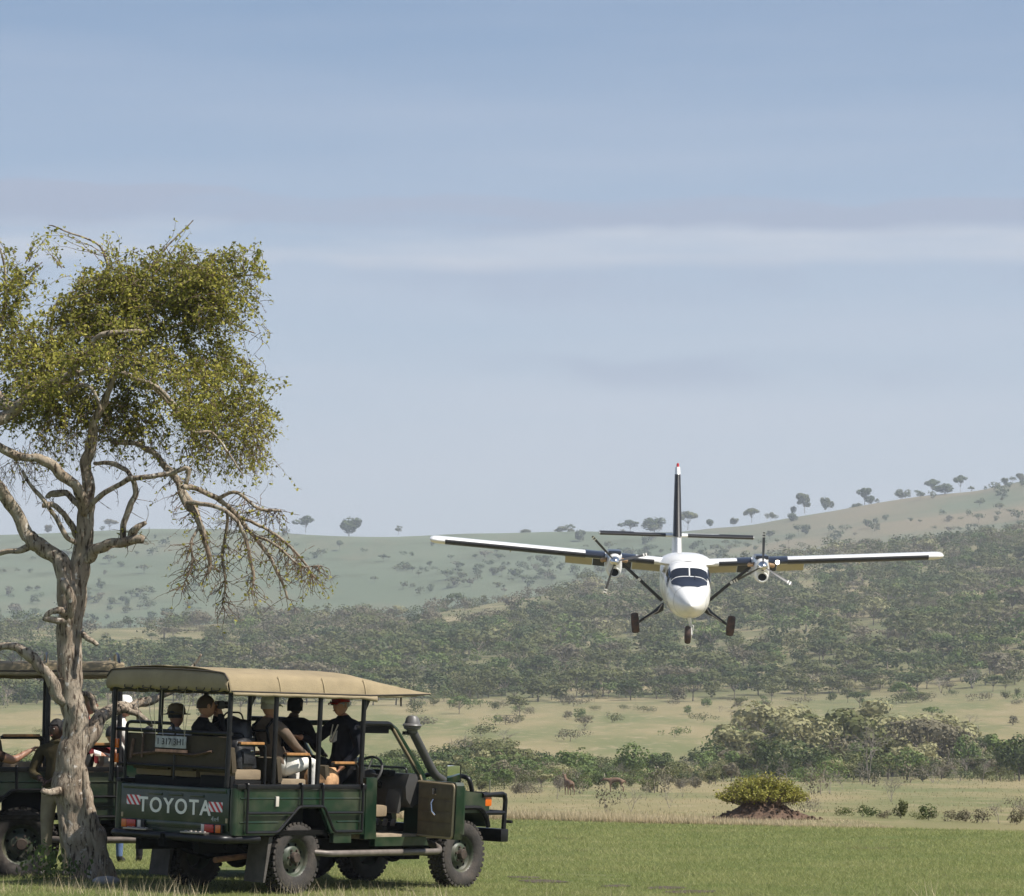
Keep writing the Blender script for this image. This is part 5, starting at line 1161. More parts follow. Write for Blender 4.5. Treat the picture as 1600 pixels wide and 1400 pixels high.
# crown: drooping twigs with small leaves, gathered in uneven masses (px, py, rx, ry, depth, rz, share)
g = np.random.default_rng(5)
CR = [(255, 438, 105, 58, .2, 1.0, 14), (322, 460, 74, 68, .0, .8, 9), (170, 478, 82, 72, .3, .9, 11), (115, 525, 70, 65, .1, .8, 9), (240, 530, 110, 62, .2, .9, 10), (50, 575, 62, 62, -.2, .9, 8),
      (20, 625, 60, 55, .0, .8, 5), (2, 440, 40, 70, .0, .6, 5.5), (8, 510, 40, 40, .0, .6, 2.5), (335, 590, 72, 60, .2, .8, 6.2), (270, 585, 80, 55, -.5, .6, 7), (385, 636, 34, 42, .3, .5, 1.5), (160, 610, 90, 45, .2, .8, 6), (205, 655, 50, 42, .5, .5, 3.4), (355, 655, 60, 42, .2, .6, 2.2), (370, 400, 40, 24, 0, .4, 1.2), (75, 640, 70, 40, .2, .7, 3), (150, 555, 55, 26, -1.55, .3, 2.2), (255, 575, 60, 30, -1.6, .3, 2.6), (60, 600, 45, 24, -1.4, .3, 1.6), (215, 505, 50, 22, -1.6, .25, 1.8), (300, 640, 40, 30, -1.3, .3, 1.2)]
def in_crown(n):
    w = np.array([c[6] for c in CR]); k = g.choice(len(CR), n, p=w/w.sum()); d = g.normal(size=(n, 3)); d /= np.linalg.norm(d, axis=1, keepdims=True); d *= (g.uniform(.12, 1.0, n)**.42)[:, None]
    C = np.array(CR)[k]
    return [tp(C[i, 0]+d[i, 0]*C[i, 2], C[i, 1]-d[i, 2]*C[i, 3], C[i, 4]+.15+d[i, 1]*C[i, 5]*.8) for i in range(n)], C, d
NT = 4600
starts, CC, dd = in_crown(NT)
clump = [mnoise.noise(p*1.7+Vector((4, 2, 7))) for p in starts]
TA = []; TBb = []; TR = []; LC = []; LN = []; LT = []
for i, p in enumerate(starts):
    pxi, pyi = CC[i, 0]+dd[i, 0]*CC[i, 2], CC[i, 1]-dd[i, 2]*CC[i, 3]
    if ((pxi-68)/27)**2+((pyi-440)/72)**2 < 1 and g.random() < .9: continue
    if ((pxi-225)/40)**2+((pyi-645)/34)**2 < 1 and g.random() < .5: continue
    if clump[i] < -.16 + g.uniform(-.15, .15): continue
    q = np.array(p); low = max(0, (float(CC[i, 1])-470)/200)
    d = np.array([g.normal()*.55+dd[i, 0]*.5, g.normal()*.55+dd[i, 1]*.4, g.normal()*.45-dd[i, 2]*.6-.1]); d /= np.linalg.norm(d); L_ = g.uniform(.05, .11)
    n = int(g.integers(3, 6)); tint = .46+clump[i]*.30+g.normal()*.08
    for k in range(n):
        d = d+np.array([g.normal()*.35, g.normal()*.35, -.16-.10*low+g.normal()*.2]); d /= np.linalg.norm(d); e = q+d*L_
        TA.append(q); TBb.append(e); TR.append(.006*(1-.16*k))
        for _ in range(4):
            LC.append(q+(e-q)*g.uniform(0, 1)+g.normal(size=3)*.024); LN.append(g.normal(size=3)+np.array([.2, -.3, .6])); LT.append(tint+g.normal()*.20)
        q = e
# bare hanging twigs under the crown, at its edge and on the dead bough
def hang(p, n, L_, droop, leaf=0., r=.0055, side=.4):
    q = np.array(p); d = np.array([g.normal()*side, g.normal()*side, -.6+g.normal()*.4]); d /= np.linalg.norm(d)
    for k in range(n):
        d = d+np.array([g.normal()*.30, g.normal()*.30, droop+g.normal()*.12]); d /= np.linalg.norm(d); e = q+d*L_
        TA.append(q); TBb.append(e); TR.append(r*(1-.13*k))
        if k and g.random() < .55:
            s_ = d+g.normal(size=3)*.8; s_ /= np.linalg.norm(s_); TA.append(e); TBb.append(e+s_*L_*g.uniform(.4, .9)); TR.append(r*.6)
        if g.random() < leaf:
            for _ in range(2): LC.append(e+g.normal(size=3)*.02); LN.append(g.normal(size=3)); LT.append(.62+g.normal()*.15)
        q = e
for _ in range(250): hang(tp(g.uniform(60, 260), g.uniform(625, 695), g.uniform(-.3, 1.3)), int(g.integers(4, 8)), .08, -.10, .35)
for _ in range(280): hang(tp(g.uniform(285, 415), g.uniform(630, 712), g.uniform(-.2, 1.4)), int(g.integers(4, 9)), .075, -.12, .5)
for _ in range(45): hang(tp(g.uniform(380, 412), g.uniform(420, 640), g.uniform(-.4, .6)), int(g.integers(3, 7)), .06, -.12, .5, side=.7)
for _ in range(60): hang(tp(g.uniform(-10, 60), g.uniform(690, 740), g.uniform(-.4, .6)), int(g.integers(4, 7)), .08, -.1, .1)
for (pts, rs) in LIMBS[9:18]:
    for _ in range(48):
        p = pts[int(g.integers(max(1, len(pts)//3), len(pts)))]
        hang(p, int(g.integers(3, 8)), .065, -.07, .16, r=.007, side=.8)
for (pts, rs) in LIMBS[4:9]+LIMBS[18:27]:
    for _ in range(12): hang(pts[int(g.integers(2, len(pts)))], int(g.integers(2, 5)), .07, .05, .08, r=.006, side=.9)
for (px0, py0, dx, dy) in ((165, 400, -88, -42), (240, 420, 60, -75), (60, 415, -40, 40), (45, 410, 25, -55), (180, 420, -20, -60), (330, 405, 70, -8), (395, 415, 28, 16), (95, 420, -30, -55)):
    for _ in range(5):
        a = tp(px0+g.normal()*4, py0+g.normal()*4, .3+g.normal()*.2); b = tp(px0+dx*g.uniform(.6, 1.05), py0+dy*g.uniform(.6, 1.05), .3+g.normal()*.2); q = np.array(a); st = (np.array(b)-q)/7
        for k in range(7):
            e = q+st+g.normal(size=3)*.018; TA.append(q); TBb.append(e); TR.append(.007*(1-.1*k))
            for _ in range(2): LC.append(e+g.normal(size=3)*.025); LN.append(g.normal(size=3)); LT.append(.62+g.normal()*.15)
            q = e
V, F = twigs_np(np.array(TA), np.array(TBb), np.array(TR)); two = np_mesh('twigs', V, F, M_twig, tree); tag(two, kind='stuff')
LC = np.array(LC); V, F = quads(LC, np.array(LN), g.uniform(.014, .029, len(LC)), .75)
M_thorn = leaf_mat('small_yellow_green_leaves', (.090, .105, .020), (.265, .262, .046), (.56, .50, .100), .42, 0)
lv = np_mesh('leaves', V, F, M_thorn, tree, tint=np.repeat(np.array(LT), 4)); tag(lv, kind='stuff')
# ------------------------------------------------------------ twin engined aircraft on its approach
M_aw = mat('white_aircraft_paint', (.80, .80, .78), .28, var=.05, vscale=1.2, coat=.4, dirt=((.45, .40, .30), .12, 2.5))
M_boot = mat('black_rubber_boot', (.012, .012, .013), .5)
M_navy = mat('dark_navy_paint', (.014, .018, .030), .3, coat=.3)
M_win = mat('dark_windscreen', (.012, .015, .022), .06, spec=.8)
M_tyre_a = mat('reddish_dusty_tyre', (.045, .032, .028), .9, var=.5, vscale=4, dirt=((.20, .10, .065), .8, 3))
M_flapm = mat('white_flap_grass_bounce', (.46, .42, .30), .5, var=.12, vscale=2)  # white flaps; light bounced up from the grass is put into the colour
M_prop = mat('grey_propeller', (.055, .055, .055), .5)
PL = empty('aircraft'); tag(PL, 'white twin engined propeller aircraft flying low with wheels down', 'aircraft')
pyaw, ppit, prol = -1.5672, -.1006, -.0323
PL.matrix_world = Matrix.Translation((6.7306, 147.9474, 8.6086)) @ (Matrix.Rotation(pyaw, 4, 'Z') @ Matrix.Rotation(-ppit, 4, 'Y') @ Matrix.Rotation(prol, 4, 'X'))
FUS = [(4.52, -1.30, -1.34, .02), (4.46, -1.17, -1.46, .15), (4.25, -1.02, -1.60, .30), (3.9, -.86, -1.70, .44), (3.4, -.68, -1.80, .60), (2.9, -.54, -1.87, .71), (2.55, -.42, -1.90, .77), (2.2, -.17, -1.92, .82), (1.85, .08, -1.93, .85), (1.5, .17, -1.94, .87), (1.0, .21, -1.95, .88),
       (0, .26, -1.95, .89), (-2.2, .26, -1.95, .89), (-3.5, .20, -1.90, .87), (-5.0, .12, -1.52, .74), (-6.5, .06, -1.02, .55), (-8.0, .02, -.58, .34), (-9.3, .0, -.30, .16), (-9.9, -.04, -.18, .06)]
FX = np.array(FUS)[::-1]
def fus(x, a, off=0.):
    """skin point: x along, a from 0 (top) to +-pi (keel), positive to the aircraft's left"""
    zt = np.interp(x, FX[:, 0], FX[:, 1]); zb = np.interp(x, FX[:, 0], FX[:, 2]); hw = np.interp(x, FX[:, 0], FX[:, 3]); c, s = math.cos(a), math.sin(a); n = 2.0+((1.5 if c > 0 else .25)*min(1, max(0, (4.4-x)/2.2))); k = (abs(c)**n+abs(s)**n)**(-1/n)
    # belly fuller than the roof
    zc = (zt+zb)/2; h = (zt-zb)/2
    return Vector((x, (hw+off)*s*k, zc+(h+off)*c*k))
fm = MB(); P = []
xs_ = sorted(set(list(np.linspace(4.52, 1.4, 24)) + list(np.linspace(1.4, -9.9, 34))), reverse=True)
for x in xs_: P.append([fus(x, 2*math.pi*k/40) for k in range(40)])
fm.grid(P, wrap=True); fm.add(P[0], [tuple(range(40))]); fm.add(P[-1], [tuple(range(40))])
fm.build('fuselage', M_aw, PL, angle=60)
def patch(name, m, rows, thick=.0):
    """rows: list of (x, [angles])"""
    b = MB().grid([[fus(x, a, .012) for a in aa] for x, aa in rows]); o = b.build(name, m, PL, angle=60); return o
def ang_at(x, y):
    """angle on the upper skin with the given lateral y"""
    lo, hi = 0., 1.5
    for _ in range(30):
        mid = (lo+hi)/2
        if fus(x, mid).y < y: lo = mid
        else: hi = mid
    return lo
for s in (1, -1):
    patch('windscreen_pane', M_win, [(x, [s*ang_at(x, y0+(y1-y0)*k/8) for k in range(9)]) for x, y0, y1 in [(2.40-.40*t, .035, .685-.01*t) for t in np.linspace(0, 1, 8)]])
    patch('nose_panel', M_navy, [(x, [s*ang_at(x, y1*k/8) for k in range(9)]) for x, y1 in [(3.30, .30), (3.1, .40), (2.85, .54), (2.62, .66), (2.44, .685)]])
    patch('side_window', M_win, [(x, [s*a for a in np.linspace(.80, 1.28, 6)]) for x in np.linspace(2.25, 1.55, 6)])
    for k in range(6): patch('cabin_window', M_win, [(x, [s*a for a in np.linspace(1.02, 1.35, 5)]) for x in np.linspace(.6-.85*k, .2-.85*k, 4)])
MB().tube([fus(x, 0, .02) for x in np.linspace(2.42, 2.0, 6)], .020, 6).build('windscreen_post', M_aw, PL)
MB().tube([fus(2.62, 0, .02)+Vector((0, .2, 0)), fus(2.35, .25, .03)], .012, 5).build('wiper', M_boot, PL)
M_line = mat('panel_seam', (.45, .45, .44), .6)
for x in (3.35, 1.45, -.4): MB().tube([fus(x, 2*math.pi*k/36, .004) for k in range(36)], .005, 4, closed=True).build('panel_seam', M_line, PL)
for s in (1, -1): MB().tube([fus(x, s*a, .006) for x, a in ((2.35, .78), (1.5, .74), (1.48, 1.5), (1.5, 2.0), (2.2, 1.95), (2.45, 1.4))], .010, 4, closed=True).build('cockpit_door_seam', M_line, PL)
# roof fairing over the wing centre
P = []
for x, zt, hw in ((1.35, .20, .30), (1.0, .30, .62), (.5, .38, .90), (0, .42, 1.08), (-1.0, .42, 1.10), (-1.9, .36, .95), (-2.6, .26, .5)):
    P.append([(x, y*hw, .05 + (zt-.05)*(1-abs(y)**3.2)) for y in np.linspace(-1, 1, 17)])
MB().grid(P).build('wing_fairing', M_aw, PL, angle=60)
# wing
DIH = .0638
def foil(c, t=.16, n=22):
    o = []
    for k in range(n+1):
        u = .5*(1-math.cos(math.pi*k/n)); y = 5*t*(.2969*math.sqrt(u)-.126*u-.3516*u*u+.2843*u**3-.1015*u**4); o.append((u, y*1.05, -y*.85))
    return [(-u*c, zu*c) for u, zu, zl in reversed(o)] + [(-u*c, zl*c) for u, zu, zl in o[1:]]
INC = .005
def wing_pt(y, p, off=0.):
    x, z = p; z -= x*-INC*-1 if False else -x*INC*-1*-1 if False else 0
    return Vector((x, y, z + x*INC + abs(y)*DIH))
prof = foil(1.98)
for s in (1, -1):
    w = MB(); st = [0.6, 2, 4, 6, 8, 9.35]
    w.grid([[wing_pt(y*s, p) for p in prof] for y in st], wrap=True); w.build('wing', M_aw, PL, angle=60)
    tipm = MB(); P = []
    for y, k in ((9.35, 1.0), (9.6, .99), (9.78, .90), (9.88, .70), (9.93, .35)):
        P.append([wing_pt(y*s, (-.99+(p[0]+.99)*(.6+.4*k), p[1]*k+.02*(1-k))) for p in prof])
    tipm.grid(P, wrap=True); tipm.build('wing_tip', M_aw, PL, angle=60)
    n = len(prof); le = 22
    def strip(name, m, y0, y1, i0, i1, off=.008):
        b = MB(); pr = prof[i0:i1]; ps = []
        for i, p in enumerate(pr):
            a = Vector(prof[max(i0+i-1, 0)]); c = Vector(prof[min(i0+i+1, n-1)]); d = (c-a).normalized(); nn = Vector((-d.y, d.x)); 
            if nn.x*(p[0]+.6)+nn.y*p[1] < 0: nn = -nn
            ps.append((p[0]+nn.x*off, p[1]+nn.y*off))
        b.grid([[wing_pt(y*s, p) for p in ps] for y in np.linspace(y0, y1, 6)]); o = b.build(name, m, PL, angle=60); return o
    strip('de_icing_boot', M_boot, 3.9, 9.33, le-2, le+7)
    strip('de_icing_boot', M_boot, 1.25, 2.45, le-2, le+7)
    strip('dark_wing_panel', M_navy, 1.95, 2.5, le-14, le+5, .012); strip('dark_wing_panel', M_navy, 3.15, 3.9, le-14, le+5, .012)
    # flaps lowered in segments
    for y0, y1, m in ((.95, 2.05, M_flapm), (2.07, 2.52, M_boot), (3.12, 3.58, M_boot), (3.6, 4.65, M_flapm)):
        f = MB(); P = []
        for y in (y0, y1):
            zz = y*DIH
            P.append([Vector((-1.42+a*math.cos(.6)*1 if False else -1.46-a*.82, y*s, zz-.10-a*.60+h)) for a, h in ((0, .05), (.25, .05), (.62, .005), (.60, -.012), (.25, -.03), (0, -.04))])
        f.grid(P, wrap=True); f.add(P[0], [tuple(range(6))]); f.add(P[1], [tuple(range(6))]); f.build('flap', m, PL)
    for y in (1.6, 4.4, 6.8): MB().prism([(-1.3, -.08), (-1.75, -.10), (-1.7, -.26), (-1.5, -.22)], 'y', (y-.02)*s, (y+.02)*s).build('flap_bracket', M_flapm, PL).location.z = y*DIH
    # engine nacelle, intake, spinner, blades
    yc, zc = 2.82*s, .12
    e = empty('nacelle', (0, yc, zc)); e.parent = PL
    nm = MB(); P = []
    for x, hw, zt, zb in ((1.58, .235, .20, -.20), (1.52, .265, .235, -.62), (1.30, .285, .27, -.66), (.8, .31, .31, -.66), (.2, .33, .34, -.60), (-.6, .31, .34, -.45), (-1.5, .22, .30, -.20), (-2.1, .06, .22, .05)):
        P.append([(x, hw*math.copysign(abs(math.sin(a))**.75, math.sin(a)), (zt+zb)/2+(zt-zb)/2*math.copysign(abs(math.cos(a))**.85, math.cos(a))) for a in np.linspace(0, 2*math.pi, 29)[:-1]])
    nm.grid(P, wrap=True); nm.add(P[0], [tuple(range(28))]); nm.build('cowling', M_aw, e, angle=60)
    MB().box((.55, 0, .30), (1.4, .50, .16), bev=.07).build('cowling_top', M_navy, e)
    MB().tube([(1.56, .19*math.sin(a), -.43+.175*math.cos(a)) for a in np.linspace(0, 2*math.pi, 25)[:-1]], .036, 8, closed=True).build('intake_lip', M_aw, e)
    MB().lathe([(.0, 1.566), (.185, 1.568)], c=(0, 0, 0), axis='x', seg=20).build('intake_opening', M_dark, e).matrix_local = Matrix.Translation((0, 0, -.43)) @ Matrix.Diagonal((1, 1, .84, 1))
    for q in (1, -1): MB().tube([(.95, .28*q, .02), (.86, .40*q, .0), (.72, .46*q, -.02)], .085, 10).build('exhaust_stub', mat('heat_tinted_exhaust', (.42, .27, .14), .45, .6, var=.3, vscale=8), e)
    sp = MB().lathe([(.0, 2.05), (.06, 2.03), (.12, 1.96), (.165, 1.86), (.19, 1.74), (.195, 1.62), (.18, 1.585)], axis='x', seg=20).build('spinner', M_chrome, e)
    for a in ((14, 134, 254) if s < 0 else (90, 210, 330)):
        b = MB(); P = []
        for r, ch, tw in ((.12, .08, 1.1), (.28, .11, 1.0), (.55, .135, .9), (.85, .135, .8), (1.12, .115, .72), (1.28, .09, .68), (1.30, .03, .68)):
            P.append([(1.72+math.sin(tw)*ch*u*.5-.0, math.cos(tw)*ch*u*.5 + h*0, r) if True else 0 for u, h in ((-1, 0), (0, 1), (1, 0))] + [(1.72+math.sin(tw)*ch*u*.5+.02, math.cos(tw)*ch*u*.5, r) for u in (1, 0, -1)])
        b.grid(P, wrap=True); b.add(P[-1], [tuple(range(6))])
        bo = b.build('propeller_blade', M_prop, sp, angle=60); th = R_(a-90)
        bo.rotation_euler = (-th*-1, 0, 0)
        tpb = MB()
        for r0, r1 in ((1.10, 1.15), (1.20, 1.25)):
            P = [[(1.72+math.sin(.5)*.145*u*.5+h, math.cos(.5)*.145*u*.5, r) for u, h in ((-1.04, .01), (1.04, .01), (1.04, .03), (-1.04, .03))] for r in (r0, r1)]
            tpb.grid(P, wrap=True)
        tpb.build('blade_tip_stripe', M_white, bo)
    # strut, main gear
    a, c = Vector((-.55, .88*s, -1.45)), Vector((-.55, 2.62*s, -.02+2.62*DIH-.08)); MB().tube([a+Vector((x, 0, 0)) for x in (0,)] + [a.lerp(c, .5), c], [.065, .06, .065], 8).build('wing_strut', M_boot, PL)
    MB().box(a.lerp(c, .52), (.20, .12, .10), (.69*s, 0, 0), bev=.02).build('strut_joint', M_aw, PL)
    lg = MB(); P = []
    for t, r in ((0, .17), (.22, .15), (.4, .085), (1, .062)):
        q = Vector((-1.25, .78*s, -1.72)).lerp(Vector((-1.3, 1.70*s, -2.34)), t); P.append([q+Vector((math.cos(k)*r*1.2, 0, math.sin(k)*r)) for k in np.linspace(0, 2*math.pi, 13)[:-1]])
    lg.grid(P, wrap=True); lg.build('gear_leg', M_boot, PL)
    MB().tube([(-1.05, .84*s, -1.62), (-1.0, 1.0*s, -1.9), (-1.2, 1.5*s, -2.24)], .022, 6).build('gear_brace', M_steel, PL)
    wm = MB().lathe([(.12, -.12), (.28, -.15), (.36, -.14), (.395, -.08), (.40, 0), (.395, .08), (.36, .14), (.28, .15), (.12, .12), (.0, .10)], seg=28).lathe([(.0, -.12), (.12, -.12)], seg=28, mi=1)
    wo = wm.build('main_wheel', [M_tyre_a, M_steel], PL); wo.location = (-1.3, 1.86*s, -2.40); wo.rotation_euler = (.10*s*-1, 0, 0)
MB().tube([(3.2, 0, -1.82), (3.2, .06, -2.1), (3.2, .10, -2.48)], [.075, .055, .05], 8).tube([(3.2, .03, -2.0), (3.35, .17, -2.15), (3.3, .17, -2.30)], .02, 6).tube([(3.2, .14, -2.48), (3.2, -.06, -2.48)], .03, 8).build('nose_gear_leg', M_aw, PL)
nw = MB().lathe([(.10, -.09), (.25, -.115), (.31, -.10), (.335, -.05), (.34, 0), (.335, .05), (.31, .10), (.25, .115), (.10, .09), (.0, .08)], seg=26).lathe([(.0, -.09), (.10, -.09)], seg=26, mi=1).build('nose_wheel', [M_tyre_a, M_steel], PL); nw.location = (3.2, -.03, -2.49)
# tail
fn = MB(); P = []
for z, xl, xt, th in ((-.25, -6.9, -9.9, .10), (.15, -7.3, -9.95, .105), (1.0, -7.95, -10.0, .088), (2.2, -8.75, -10.15, .072), (3.35, -9.45, -10.35, .058), (3.5, -9.62, -10.35, .05)):
    c = xl-xt; P.append([(xl-u*c, th*2*h, z) for u, h in ((0, 0), (.03, .35), (.12, .7), (.35, 1), (.7, .6), (1, .06), (1, -.06), (.7, -.6), (.35, -1), (.12, -.7), (.03, -.35))])
fn.grid(P, wrap=True); fn.add(P[-1], [tuple(range(11))]); fn.build('tail_fin', M_aw, PL, angle=50)
bt = MB(); P = []
for z, xl, th in ((.72, -7.72, .094), (1.0, -7.93, .090), (2.2, -8.73, .076), (3.2, -9.33, .062)):
    P.append([(xl-u+.012, th*h, z) for u, h in ((.34, -1.9), (.10, -1.45), (.02, -.8), (0, 0), (.02, .8), (.10, 1.45), (.34, 1.9))])
bt.grid(P); bt.build('fin_boot', M_boot, PL, angle=60)
MB().lathe([(.0, 3.66), (.04, 3.64), (.055, 3.60), (.06, 3.5)], c=(-9.8, 0, 0), axis='z', seg=12).build('beacon', mat('red_beacon', (.5, .03, .03), .2, coat=.5), PL)
tprof = foil(1.35, .12, 14)
for s in (1, -1):
    t = MB(); t.grid([[Vector((-8.55+p[0], y*s, .72+p[1])) for p in tprof] for y in (.05, 1.5, 3.08, 3.15)], wrap=True); t.build('tailplane', M_aw, PL, angle=60)
    n = len(tprof)
    b = MB(); b.grid([[Vector((-8.55+p[0]*1.0+.012, y*s, .72+p[1]*1.06)) for p in tprof[14-4:14+6]] for y in (.45, 1.6, 3.13)]); b.build('tail_boot', M_boot, PL, angle=60)
    b = MB(); b.grid([[Vector((-8.55+p[0]+.006, y*s, .72+p[1]*1.10+.004)) for p in tprof[14-10:14-2]] for y in (1.75, 3.14)]); b.build('dark_tail_panel', M_boot, PL, angle=60)
lamp = MB().lathe([(.0, .02), (.07, .015), (.08, 0)], c=(0, 0, 0), axis='x', seg=14).build('landing_light', mat('lit_landing_light', (1, .9, .75), .2, emit=((1, .86, .66), 14)), PL); lamp.location = (.03, 3.50, .20)
# ------------------------------------------------------------ earth mound and its bush
gm = np.random.default_rng(21)
MX_, MY_ = place_px(1190, 84.5), 84.5
md = MB(); P = []
for i in range(13):
    r = i/12; row = []
    for k in range(40):
        a = 2*math.pi*k/40; rx = 1.22*(1+.18*math.sin(a*2+.5)+.10*math.sin(a*5)); ry = .85*(1+.15*math.sin(a*3))
        x, y = math.cos(a)*rx*r, math.sin(a)*ry*r
        h = .42*math.exp(-(r/.66)**2.2)*(1+.3*mnoise.noise(Vector((x*2, y*2, 1)))) + .07*mnoise.noise(Vector((x*5, y*5, 4)))*(1-r) + .045*mnoise.noise(Vector((x*13, y*13, 2)))*(1-r*.8)
        row.append((x, y, h-.03*r))
    P.append(row)
md.grid(P, wrap=True)
M_earth = mat('reddish_brown_earth', (.115, .070, .045), .95, var=.5, vscale=5, bump=.9, bscale=14)
mo = md.build('earth_mound', M_earth, None, angle=35); mo.location = (MX_, MY_, zg(MX_, MY_)-.03); tag(mo, 'reddish brown earth mound under the yellow green bush', 'earth mound')
cl = MB()
for _ in range(190):
    a, r = gm.uniform(0, 6.28), gm.uniform(.1, 1.08)**.7; x, y = math.cos(a)*1.22*r, math.sin(a)*.85*r; s_ = gm.uniform(.02, .07)
    z = .42*math.exp(-(r/.66)**2.2)
    cl.box((x, y, z+s_*.1), (s_*1.6, s_*1.2, s_), (gm.uniform(0, 3), gm.uniform(0, 3), gm.uniform(0, 3)), bev=s_*.25)
co_ = cl.build('clods', M_earth, mo, angle=50); tag(co_, kind='stuff')
bu = empty('spreading_bush', (MX_+.0, MY_+.15, zg(MX_, MY_)+.22)); tag(bu, 'yellow green flat spreading thorn bush on top of the earth mound', 'bush')
A = []; B = []; C = []; N = []; T = []
for k in range(420):
    a = gm.uniform(0, 6.28); rr_ = gm.uniform(.05, 1)**.6; tip = np.array([math.cos(a)*1.06*rr_, math.sin(a)*.85*rr_, .26+.52*(1-rr_**2.2)*gm.uniform(.55, 1.08)+gm.uniform(-.05, .05)])
    p0 = np.array([gm.normal()*.12, gm.normal()*.12, .0]); mid = p0*.4+tip*.6; mid[2] = tip[2]*.55
    A += [p0, mid]; B += [mid, tip]; tn = .5+gm.normal()*.10+mnoise.noise(Vector(tip)*3)*.3
    for _ in range(22):
        t = gm.uniform(.25, 1.05); C.append(mid+(tip-mid)*t+gm.normal(size=3)*.035); N.append(gm.normal(size=3)+np.array([0, -.2, .8])); T.append(tn+gm.normal()*.12)
V, F = twigs_np(np.array(A), np.array(B), .008); np_mesh('stems', V, F, M_twig, bu)
C = np.array(C); V, F = quads(C, np.array(N), gm.uniform(.016, .034, len(C)), .8)
lb = np_mesh('leaves', V, F, leaf_mat('yellow_thorn_leaves', (.115, .125, .022), (.255, .250, .045), (.42, .38, .090), .3, 0), bu, tint=np.repeat(np.array(T), 4)); tag(lb, kind='stuff')
# ------------------------------------------------------------ low shrubs along the far edge of the strip and dry saplings on the plain
def small(name, kind, lm, px, Y, h, label, cat, group=None, n=520, leaf=.05, w=1.0, var=0):
    return plant(name, kind, lm, place_px(px, Y), Y, h, label, cat, group, n=n, leaf=leaf, var=var, w=w, sink=.02)
EDGE = [(1345, 88, .34, 'low', 'dark', 1.3, 'low dark shrub right of the earth mound at the strip edge'), (1318, 90, .26, 'low', 'olive', 1.3, 'small olive shrub just right of the earth mound'), (1405, 86, .52, 'round', 'olive', .8, 'upright thin olive shrub at the strip edge'),
        (1385, 86, .24, 'low', 'grey', 1.2, 'short grey shrub left of the upright olive shrub'), (1448, 84, .44, 'round', 'dark', 1.0, 'dark rounded shrub at the strip edge'), (1478, 83, .30, 'low', 'grey', 1.3, 'grey tangle of twigs right of the dark rounded shrub'),
        (1505, 82, .34, 'round', 'grey', 1.1, 'grey rounded shrub near the right end of the strip'), (1532, 81, .40, 'low', 'grey', .9, 'wide grey shrub near the right end of the strip'), (1558, 80, .55, 'bare', 'grey', .8, 'taller bare shrub near the right end of the strip'),
        (1585, 79, .42, 'round', 'grey', .9, 'dusty shrub at the right edge of the picture'), (1430, 85, .20, 'low', 'olive', 1.4, 'tiny olive shrub between the upright and the dark shrub'), (1600, 80, .60, 'bare', 'grey', .8, 'bare shrub cut by the right edge')]
for px, Y, h, k, lm, w, lab in EDGE: small({'bare': 'dead_shrub'}.get(k, 'low_shrub'), k, lm, px, Y, h, lab, 'shrub', 'low shrubs along the strip edge', w=w)
SAP = [(945, 1262), (952, 1288), (985, 1268), (1008, 1250), (1022, 1238), (1043, 1232), (1045, 1262), (1065, 1245), (905, 1240), (870, 1248), (1085, 1230), (1265, 1222), (1280, 1240), (1295, 1238), (1315, 1232), (1345, 1225), (1365, 1228), (1390, 1245), (1462, 1222), (1495, 1220), (1420, 1215), (1532, 1212), (1230, 1212), (1110, 1218), (1255, 1272), (1270, 1280), (820, 1245), (845, 1238), (1580, 1265), (1390, 1252)]
for i, (px, by) in enumerate(SAP):
    Y = min(330, max(95, (CAMZ+1.4)*FPX/(by-HOR))); h = random.uniform(26, 52)/FPX*Y
    k = 'bare' if i % 4 else 'low'
    plant('dry_sapling', k, 'grey', place_px(px, Y), Y, h, f'{["thin", "twisted", "forked", "stunted"][i % 4]} bare grey sapling on the dry plain, {where(px)}' if k == 'bare' else f'stunted grey scrub on the dry plain, {where(px)}', 'sapling', 'bare saplings on the dry plain', n=200, leaf=.05, var=i % 4, w=.7)
